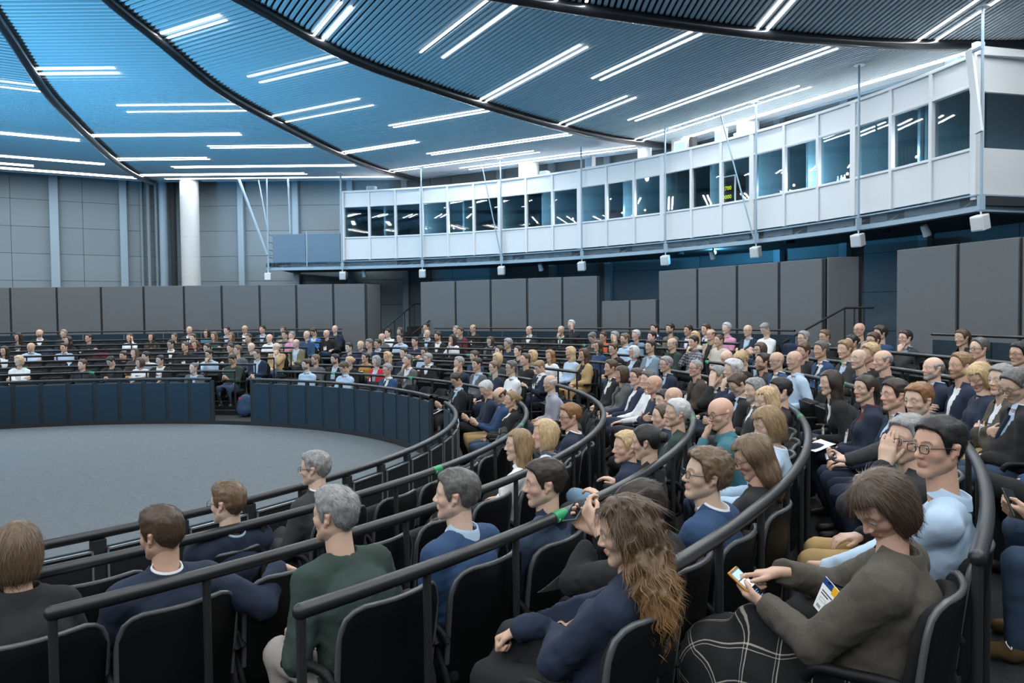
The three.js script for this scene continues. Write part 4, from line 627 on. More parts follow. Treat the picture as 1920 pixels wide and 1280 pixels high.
function person(o) {
  const n = ++personCount, c = o.custom ?? {}, T = o.dist, fem = /long|bob|pony|bun|curly/.test(o.hair) ? 1 : 0, hc = lodOf(T), cc = clamp(T * 0.0035, 0.0125, 0.05), near = T < 6.4;
  const jit = (k) => { const v = Math.sin(n * 12.9898 + k * 78.233) * 43758.5453; return v - Math.floor(v); };
  const sh = o.at ? 0 : shiftOf(o.off), hz = c.hz ?? (o.off - 0.34 + sh), h = o.h, sc = (h - 0.5) / 0.62, bw = (fem ? 0.9 : 1.02) * (c.wide ?? (0.96 + 0.1 * jit(1)));
  const hx = c.hx ?? 0, pelvis = [0, 0.5, -0.03], neck = [hx * 0.8, 0.5 + 0.435 * sc, hz - 0.04], chest = [hx * 0.45, 0.5 + 0.285 * sc, lerp(-0.03, hz - 0.05, 0.6) - 0.02], waist = mix3(pelvis, chest, 0.45), head = [hx, h, hz];
  const up = nrm3(sub3(neck, pelvis)), tw = (c.twist ?? 0) * D2R, right0 = nrm3([Math.cos(tw), 0, -Math.sin(tw)]), right = nrm3(sub3(right0, mul3(up, dot3(right0, up)))), fwd = cross3(right, up), spineL = len3(sub3(neck, pelvis));
  const lap = 0.6, pose = o.pose, armDown = [0.5, -0.8, -0.45];
  const S = {}, E = {}, W = {}, Hd = {}, palm = {}, hk = {};
  for (const s of [1, -1]) {
    S[s] = add3(add3(neck, mul3(right, s * 0.158 * bw)), mul3(up, -0.052));
    let w = pose === 'thigh' ? [s * 0.135, lap + 0.008, 0.25] : pose === 'arm' ? [s * 0.245, 0.665, 0.1] : [s * 0.05, lap + 0.012, 0.185 + s * 0.008], pl = [0, -1, 0.1], dir = null, kind = 'relaxed', pole = [s * armDown[0], armDown[1], armDown[2]];
    if (pose === 'lap') { dir = nrm3([-s * 0.75, -0.15, 0.7]); kind = 'curled'; }
    if (pose === 'cross') { w = add3(chest, [-s * 0.085, s > 0 ? -0.075 : -0.045, s > 0 ? 0.19 : 0.165]); dir = [-s, 0.12, -0.1]; pl = [0, -0.1, -1]; pole = [s, -0.5, -0.1]; }
    if (pose === 'chin' && s === (o.side ?? 1)) { w = add3(head, [s * 0.035, -0.195, 0.115]); dir = nrm3([-s * 0.25, 1, -0.2]); pl = nrm3([-s * 0.2, 0, -1]); kind = 'curled'; pole = [s * 0.35, -1, 0.5]; }
    if (pose === 'face' && s === (o.side ?? 1)) { w = add3(head, [s * 0.1, -0.13, 0.1]); dir = nrm3([-s * 0.15, 1, -0.15]); pl = nrm3([-s, 0, -0.3]); kind = 'flat'; pole = [s * 0.5, -1, 0.3]; }
    if (pose === 'phone') { w = [s * 0.05, lap + 0.075, 0.245]; dir = nrm3([-s * 0.3, 0.35, 0.8]); pl = nrm3([-s * 0.8, 0.5, -0.2]); kind = 'hold'; }
    const cs = c[s > 0 ? 'L' : 'R']; if (cs) { if (cs.w) w = cs.w; if (cs.hw) w = add3(head, cs.hw); if (cs.dir) dir = nrm3(cs.dir); if (cs.palm) pl = cs.palm; if (cs.kind) kind = cs.kind; if (cs.pole) pole = cs.pole; }
    [E[s], W[s]] = ik(S[s], w, 0.29 * (0.95 + 0.05 * bw), 0.25, pole); Hd[s] = dir ?? nrm3(sub3(W[s], E[s])); palm[s] = pl; hk[s] = kind;
  }
  // legs
  const K = {}, A = {}, hip = (s) => [s * 0.09 * bw, 0.495, 0.0], crossed = c.cross ?? o.crossed;
  for (const s of [1, -1]) { const sp = c.spread ?? 0.115; K[s] = [s * sp, 0.485, 0.4]; A[s] = [s * sp, 0.085, 0.25 + 0.06 * jit(2)]; if (crossed === s) { K[s] = [s * 0.02, 0.6, 0.38]; A[s] = [-s * 0.19, 0.33, 0.37]; } if (c.knee?.[s]) K[s] = c.knee[s]; if (c.ankle?.[s]) A[s] = c.ankle[s]; }
  const g = thing('person', o.label, 'person', 'people seated in the rows');
  if (o.at) { g.position.copy(o.at); g.rotation.y = o.ry; } else { g.position.copy(seatPos(o.row, o.ang, sh)); g.rotation.y = inward(o.ang); }
  const torso = (f, a, k = 0.03, belly = c.belly ?? 0) => { f.slab(pelvis, waist, [0.165 * bw, 0.128 + belly], [0.150 * bw, 0.118 + belly], right, fwd, k, a).slab(waist, chest, [0.150 * bw, 0.118 + belly], [0.164 * bw, 0.122], right, fwd, k, a).slab(chest, mix3(chest, neck, 0.72), [0.164 * bw, 0.122], [0.1, 0.075], right, fwd, k, a); if (fem) for (const s of [1, -1]) f.ell(add3(add3(chest, mul3(right, s * 0.07)), add3(mul3(fwd, 0.085), mul3(up, -0.01))), [0.06 + a, 0.06 + a, 0.055 + a], 0.04); for (const s of [1, -1]) f.cone(add3(neck, mul3(right, s * 0.03)), S[s], 0.05, 0.056 * bw, k, a * 0.8); };
  const arms = (f, a, k = 0.025, cut = 0) => { for (const s of [1, -1]) { const we = mix3(E[s], W[s], 1 - cut); f.cone(S[s], E[s], 0.054 * bw, 0.042, k, a).cone(E[s], we, 0.042, 0.030, k * 0.6, a); } };
  const legs = (f, a, k = 0.03) => { f.slab([0, 0.5, -0.06], [0, 0.5, 0.05], [0.17 * bw, 0.12], [0.165 * bw, 0.1], [1, 0, 0], [0, 1, 0], k, a); for (const s of [1, -1]) f.cone(hip(s), K[s], 0.088 * bw, 0.06, k, a).cone(K[s], A[s], 0.059, 0.042, k * 0.6, a); };
  const pts = [pelvis, chest, neck, ...[1, -1].flatMap((s) => [S[s], E[s], W[s]])], bounds = (q, m) => [[0, 1, 2].map((i) => Math.min(...q.map((p) => p[i])) - m), [0, 1, 2].map((i) => Math.max(...q.map((p) => p[i])) + m)];
  // skin: one body with head, hands and a trunk under the clothes
  const skin = c.skin ?? skinTones[Math.floor(jit(3) * 5)], tone = hairTone[o.tone], hg0 = headGeo(fem, hc), tag = hg0.userData.tag, hg = hg0.clone();
  const warm = 1 + 0.12 * (jit(4) - 0.5);
  colored(hg, (x, y, z, i) => { const t = tag[i], m = 1 + 0.05 * nz(x * 60, y * 60, z * 60 + n), rosy = t === 0 ? (Math.exp(-((Math.abs(x) - 0.045) ** 2 + (y + 0.025) ** 2) / 0.0006) * (z > 0.02 ? 1 : 0) + (Math.abs(x) > 0.074 ? 0.8 : 0)) : 0; if (t === 1) return [0.66, 0.64, 0.62]; if (t === 2) return [0.05, 0.05, 0.055]; if (t === 3) return mix3(skin, tone, fem ? 0.6 : 0.7); if (t === 4) return [skin[0] * (fem ? 0.86 : 0.9), skin[1] * (fem ? 0.5 : 0.66), skin[2] * (fem ? 0.55 : 0.7)]; const b = t === 5 ? (o.beard ? clamp(0.75 + 0.3 * nz(x * 200, y * 200, z * 200), 0, 1) : fem ? 0 : 0.1) : 0; const q = [skin[0] * m * warm * (1 - 0.02 * rosy), skin[1] * m * (1 - 0.14 * rosy), skin[2] * m * (1 - 0.12 * rosy)]; return b ? mix3(q, o.beard ? tone : [0.12, 0.10, 0.095], b) : q; });
  const face = new THREE.Object3D(); face.position.set(...head); face.rotation.order = 'YXZ';
  { const wp = V(...head).applyAxisAngle(V(0, 1, 0), g.rotation.y).add(g.position), dir = LOOK.clone().sub(wp); let yaw = c.look !== undefined ? c.look * D2R : Math.atan2(dir.x, dir.z) + (jit(5) - 0.5) * 0.35; let rel = yaw - g.rotation.y; rel = Math.atan2(Math.sin(rel), Math.cos(rel)); face.rotation.set((c.pitch ?? (o.down ? 26 : -2 + 8 * (jit(6) - 0.5))) * D2R, clamp(rel, -1.35, 1.35), (c.roll ?? (jit(7) - 0.5) * 6) * D2R); }
  face.scale.setScalar((c.headScale ?? 1) * (fem ? 0.92 : 0.945)); face.updateMatrix(); const HM = face.matrix.clone(); hg.applyMatrix4(HM);
  const tf = new Field(...bounds([...pts, [0.2, 0.0, 0.6], [-0.2, 0.1, 0.5]], 0.2), near ? 0.05 : 0.075); torso(tf, -0.022); arms(tf, -0.012); legs(tf, -0.016);
  const bodyParts = [hg, colored(tf.geo(), () => skin)];
  { const nb = V(0, -0.055, -0.024).applyMatrix4(HM).toArray(), nf = V(0, -0.09, 0.022).applyMatrix4(HM).toArray(), lowN = add3(neck, mul3(up, -0.05)), w = fem ? 0.9 : 1, f = new Field(...bounds([nb, nf, lowN], 0.075), hc * 1.6); f.cone(nb, lowN, 0.052 * w, 0.058 * w, 0.02).cone(nf, add3(neck, [0, -0.01, 0.02]), 0.025 * w, 0.036 * w, 0.03); bodyParts.push(colored(f.geo(), (x, y, z) => { const m = 1 + 0.05 * nz(x * 50, y * 50, z * 50 + n); return [skin[0] * m * warm, skin[1] * m, skin[2] * m]; })); }
  for (const s of [1, -1]) {
    const y = nrm3(Hd[s]); let z = nrm3(sub3(palm[s], mul3(y, dot3(palm[s], y)))); const x = cross3(y, z), hgeo = (s > 0 ? flipX(handGeo(hk[s], T < 3.6 ? 0.0058 : T < 4.6 ? 0.007 : T < 8 ? 0.0095 : T < 13 ? 0.0135 : 0.02)) : handGeo(hk[s], T < 3.6 ? 0.0058 : T < 4.6 ? 0.007 : T < 8 ? 0.0095 : T < 13 ? 0.0135 : 0.02)).clone();
    const m = new THREE.Matrix4().makeBasis(V(...x), V(...y), V(...z)); m.setPosition(...add3(W[s], mul3(y, 0.012))); if (fem) m.scale(V(0.9, 0.93, 0.9)); hgeo.applyMatrix4(m); colored(hgeo, () => mul3(skin, 0.98)); bodyParts.push(hgeo);
  }
  const body = mesh('body', joinIndexed(bodyParts), M.skinV, g);
  // top garment
  const kind = o.top, suit = kind === 'suit', open = suit || kind === 'jacket', a = c.puff ?? (open ? 0.02 : kind === 'sweater' ? 0.014 : 0.010), col = o.color;
  const tf2 = new Field(...bounds(pts, 0.24), cc); torso(tf2, a); arms(tf2, a, 0.03, suit ? 0.07 : 0.02);
  const fold = near ? (kind === 'shirt' || kind === 'blouse' ? 0.007 : 0.0105) : 0.005, rel = (x, y, z) => { const q = [x - pelvis[0], y - pelvis[1], z - pelvis[2]]; return [dot3(q, right), dot3(q, up) / spineL, dot3(q, fwd)]; };
  const vee = (s) => suit ? clamp((s - 0.5) * 0.17, -1, 0.075) : clamp((s - 0.12) * 0.07 + 0.012, 0.02, 0.072);
  tf2.all((d, x, y, z) => {
    if (d > 0.08) return d; const [e, s, f] = rel(x, y, z);
    d += fold * (0.7 * nz(x * 13 + n, y * 20 - z * 9, z * 13) + 1.1 * (Math.abs(nz(x * 17 + 5, y * 24 + n + e * 9, z * 17)) - 0.22) + 0.35 * nz(x * 36, y * 44 + n, z * 36)) * clamp(1.2 - s * 0.6, 0.4, 1);
    d = Math.max(d, -(s + 0.16) * spineL);
    const nk = Math.hypot(x - neck[0], (y - neck[1] - 0.045) * 0.9, z - neck[2] - 0.008) - (c.neckR ?? (open ? 0.072 : 0.064)); d = smax(d, -nk, 0.004);
    if (open && f > 0.02) d = smax(d, (vee(s) - Math.abs(e)) * 0.9, 0.004);
    return d;
  });
  const tg = c.topMap ? withUV(tf2.geo(), c.uv ?? 1) : tf2.geo(), gar = mesh(suit ? 'suit_jacket' : kind, tg, c.topMat ?? (o.color === 'tweed' ? M.tweed : o.color === 'plaid' ? M.plaidShirt : clothMat(col)), g); if (o.color === 'tweed' || o.color === 'plaid') withUV(tg);
  const under = c.under ?? (suit ? (jit(8) < 0.55 ? 'white' : 'paleblue') : ['white', 'grey', 'black', 'charcoal', 'paleblue'][Math.floor(jit(9) * 5)]);
  if (open) {
    const sf = new Field(...bounds([chest, neck, pelvis], 0.2), Math.min(cc, 0.03)); torso(sf, 0.006);
    sf.all((d, x, y, z) => { if (d > 0.06) return d; const [e, s, f] = rel(x, y, z), nk = Math.hypot(x - neck[0], (y - neck[1] - 0.05) * 0.9, z - neck[2] - 0.008) - 0.062; d = smax(d, -nk, 0.004); return Math.max(d, 0.0 - f, Math.abs(e) - vee(s) - 0.03, -(s - (suit ? 0.42 : 0.0)) * spineL); });
    mesh('shirt', sf.geo(), clothMat(under), g);
    if (suit && (c.tie ?? jit(10) < 0.25)) { const ts = []; for (let i = 0; i <= 5; i++) { const s = lerp(0.95, 0.5, i / 5), ctr = s > 0.62 ? mix3(chest, neck, (s - 0.62) / 0.38) : chest; ts.push(add3(add3(pelvis, mul3(up, s * spineL)), mul3(fwd, lerp(0.13, 0.055, clamp((s - 0.6) / 0.4, 0, 1)) + 0.016))); } mesh('tie', merge(ts.slice(1).map((p, i) => bar(V(...ts[i]), V(...p), 0.015, 5))), clothMat(c.tie ?? 'navy'), g); }
  }
  // collars
  const nq = new THREE.Object3D(); nq.position.set(...add3(neck, mul3(up, 0.012))); nq.rotation.set(Math.atan2(fwd[1], fwd[2]) * -1 - 0.12, tw + (face.rotation.y) * 0.12, 0);
  const putCollar = (name, geo, m, dy = 0, s = 1) => { const q = mesh(name, geo, m, g); q.position.copy(nq.position); q.position.y += dy; q.rotation.copy(nq.rotation); q.scale.setScalar(s); return q; };
  if (suit || kind === 'shirt' || c.collar) putCollar('collar', collarGeo, clothMat(c.collar ?? (suit ? under : col === 'plaid' ? 'grey' : col)), suit ? 0.012 : 0.006, suit ? 0.94 : 1.0);
  if (open && T < 12) putCollar('jacket_collar', jacketCollarGeo, c.topMat ?? (o.color === 'tweed' ? M.tweed : clothMat(col)), 0.012, 1.0);
  if ((kind === 'sweater' || kind === 'blouse') && !c.collar && T < 12) putCollar('neckband', crewGeo, clothMat(col), 0.004, 1.0);
  // trousers and shoes
  const trou = c.legs ?? (suit ? (o.color === 'tweed' ? 'charcoal' : col) : ['black', 'charcoal', 'jeans', 'navy', 'jeans', 'khaki'][Math.floor(jit(11) * 6)]);
  const lf = new Field(...bounds([[0, 0.5, -0.1], K[1], K[-1], A[1], A[-1]], 0.2), Math.max(cc * 1.8, 0.024)); legs(lf, c.skirt ? 0.02 : 0.012);
  if (c.skirt) lf.slab([0, 0.47, 0.05], [0, 0.40, 0.5], [0.17, 0.13], [0.24, 0.18], [1, 0, 0], [0, 0.98, 0.2], 0.05, 0.015).slab([0, 0.4, 0.46], [0, 0.14, 0.5], [0.24, 0.16], [0.3, 0.14], [1, 0, 0], [0, 0.2, 0.98], 0.06, 0.01);
  lf.all((d, x, y, z) => d > 0.08 ? d : Math.max(d + (near ? 0.006 : 0.004) * nz(x * 20, y * 24, z * 13 + n) + (c.skirt ? 0.012 * Math.sin(Math.atan2(x, z - 0.3) * 16) * clamp((0.45 - y) * 4, 0, 1) : 0), (c.skirt ? 0.1 : 0.075) - y));
  const lg = lf.geo(); if (c.skirt) skirtUV(lg); mesh(c.skirt ? 'skirt' : 'trousers', lg, c.legMat ?? clothMat(trou), g);
  for (const s of [1, -1]) { const q = A[s], sf = new Field([q[0] - 0.08, q[1] - 0.11, q[2] - 0.1], [q[0] + 0.08, q[1] + 0.1, q[2] + 0.26], clamp(T * 0.004, 0.012, 0.04)); const fy = q[1] > 0.2 ? -0.6 : 0; sf.cone([q[0], q[1] - 0.02, q[2] - 0.015], [q[0], q[1] - 0.045 + fy * 0.12, q[2] + 0.15], 0.045, 0.036, 0.02).cone([q[0], q[1] + 0.03, q[2]], [q[0], q[1] - 0.04, q[2] + 0.02], 0.042, 0.044, 0.02); sf.all((d, x, y) => q[1] > 0.2 ? d : Math.max(d, 0.004 - y)); mesh('shoe', sf.geo(), c.shoeMat ?? std([0.02, 0.016, 0.013], 0.4), g); }
  // hair
  if (o.hair !== 'bald') {
    const hcell = T < 3.6 ? 0.0058 : T < 4.6 ? 0.0068 : T < 6.6 ? 0.0084 : T < 8.5 ? 0.0105 : T < 13 ? 0.0135 : 0.02, flip = jit(12) < 0.5 ? -1 : 1; let hgx = hairColours(hairGeo(o.hair, hcell, c.hairSeed ?? (near ? n : n % 9), 1), o.tone, n, o.hair);
    if (T < 11 && o.hair !== 'crop') { const hang = /long|bob|curly/.test(o.hair), many = T < 3.8 ? 1 : T < 4.6 ? 0.7 : T < 6.4 ? 0.4 : 0.2; const L = o.hair === 'curly' ? locks(hgx, 4200, 0.07, 0.0013, true, 'curly', n) : locks(hgx, Math.round((hang ? 1900 : 1700) * many), hang ? 0.055 : o.hair === 'fringe' ? 0.014 : 0.022, T < 4.3 ? 0.00095 : T < 6.4 ? 0.0014 : 0.0026, hang, o.tone, n); if (o.hair === 'curly') hairCurl(L, n); hgx = joinIndexed([hgx, L]); }
    const hm = mesh('hair', hgx, M.hairV, g); hm.applyMatrix4(HM);
  }
  if (o.glasses) { const q = mesh('glasses', near ? glassesNear : glassesFar, c.frame ?? (jit(13) < 0.75 ? M.frame : M.frameGrey), g); q.applyMatrix4(HM); if (T < 5.5) mesh('lens', lensGeo, M.glass, q); }
  if (o.badge) { const s = c.badgeS ?? 0.5, p = add3(add3(pelvis, mul3(up, s * spineL)), mul3(fwd, 0.155 + (c.belly ?? 0) * 0.6 + (fem ? 0.02 : 0))); const q = mesh('name_badge', T < 9 ? rbox(0.09, 0.12, 0.004, 0.0015, 1) : box(0.09, 0.12, 0.004), M.badge, g); const bx = c.badgeX ?? 0; if (bx) for (let i = 0; i < 3; i++) p[i] += right[i] * bx - fwd[i] * (c.badgeIn ?? 0.03); q.position.set(...p); q.rotation.order = 'YXZ'; q.rotation.set(-0.15 + Math.atan2(-fwd[1], fwd[2]) * 0.5, tw + (c.badgeYaw ?? 0) * D2R, 0.1 + (c.badgeRoll ?? 0) * D2R); const L = mesh('lanyard', merge([1, -1].map((sg) => tube([V(...add3(p, mul3(up, 0.058))), V(...add3(add3(chest, mul3(right, sg * 0.05)), mul3(fwd, 0.13))), V(...add3(add3(neck, mul3(right, sg * 0.062)), mul3(fwd, 0.02)))], 0.0045, 4, 10))), clothMat('navy'), g); }
  return { g, head, W, E, chest, neck, HM, place: (p) => V(...p).applyAxisAngle(V(0, 1, 0), g.rotation.y).add(g.position) };
}
function skirtUV(g) { const p = g.attributes.position, u = new Float32Array(p.count * 2); for (let i = 0; i < p.count; i++) { const x = p.getX(i), y = p.getY(i), z = p.getZ(i), k = clamp((z - 0.35) / 0.2, 0, 1), a = Math.atan2(x, Math.max(0.02, lerp(y - 0.3, z - 0.2, k))); u[2 * i] = a * 0.26 + 0.05 * nz(x * 5, y * 5, z * 5); u[2 * i + 1] = lerp(z, z * 0.4 + 0.9 - y * 1.2, k); } g.setAttribute('uv', new THREE.BufferAttribute(u, 2)); }
function hairCurl(L, n) { const p = L.attributes.position; for (let i = 0; i < p.count; i++) { const x = p.getX(i), y = p.getY(i), z = p.getZ(i), k = clamp((0.03 - y) * 6, 0, 1); p.setX(i, x + 0.011 * k * Math.sin(y * 75 + x * 30)); p.setZ(i, z + 0.011 * k * Math.cos(y * 75 + z * 40)); } }
M.tweed = std([0.9, 0.9, 0.9], 0.92, 0, { map: (() => { const t = noiseTexture(256, (u, v, x, y) => { const line = (x % 64 < 2 || y % 64 < 2) ? 8 : 0, fine = ((x >> 1) + (y >> 1)) % 2 ? 9 : -6, c = 74 + line + fine + 26 * (rnd() - 0.5); return [c + 4, c - 1, c - 9]; }); t.repeat.set(7, 7); return t; })() });
M.plaidShirt = std([0.9, 0.9, 0.95], 0.9, 0, { map: (() => { const t = noiseTexture(128, (u, v, x, y) => { const a = x % 64 < 28 ? 1 : 0, b = y % 64 < 28 ? 1 : 0, c = 165 - 55 * a - 55 * b + 14 * (rnd() - 0.5); return [c, c + 2, c + 10]; }); t.repeat.set(9, 9); return t; })() });
M.plaidSkirt = std([0.95, 0.95, 0.95], 0.92, 0, { map: (() => { const t = noiseTexture(256, (u, v, x, y) => { let c = [26, 30, 33]; if (x % 256 > 100 || y % 256 > 130) c = [20, 22, 25]; const w = (q) => { const m = q % 128; return (m > 8 && m < 14) || (m > 22 && m < 26) ? 1 : 0; }; const k = Math.max(w(x), w(y)); if (k) c = [158, 152, 142]; if (w(x) && w(y)) c = [200, 196, 186]; const j = 12 * (rnd() - 0.5); return c.map((q) => clamp(q + j, 0, 255)); }); t.repeat.set(4.2, 4.2); return t; })() });
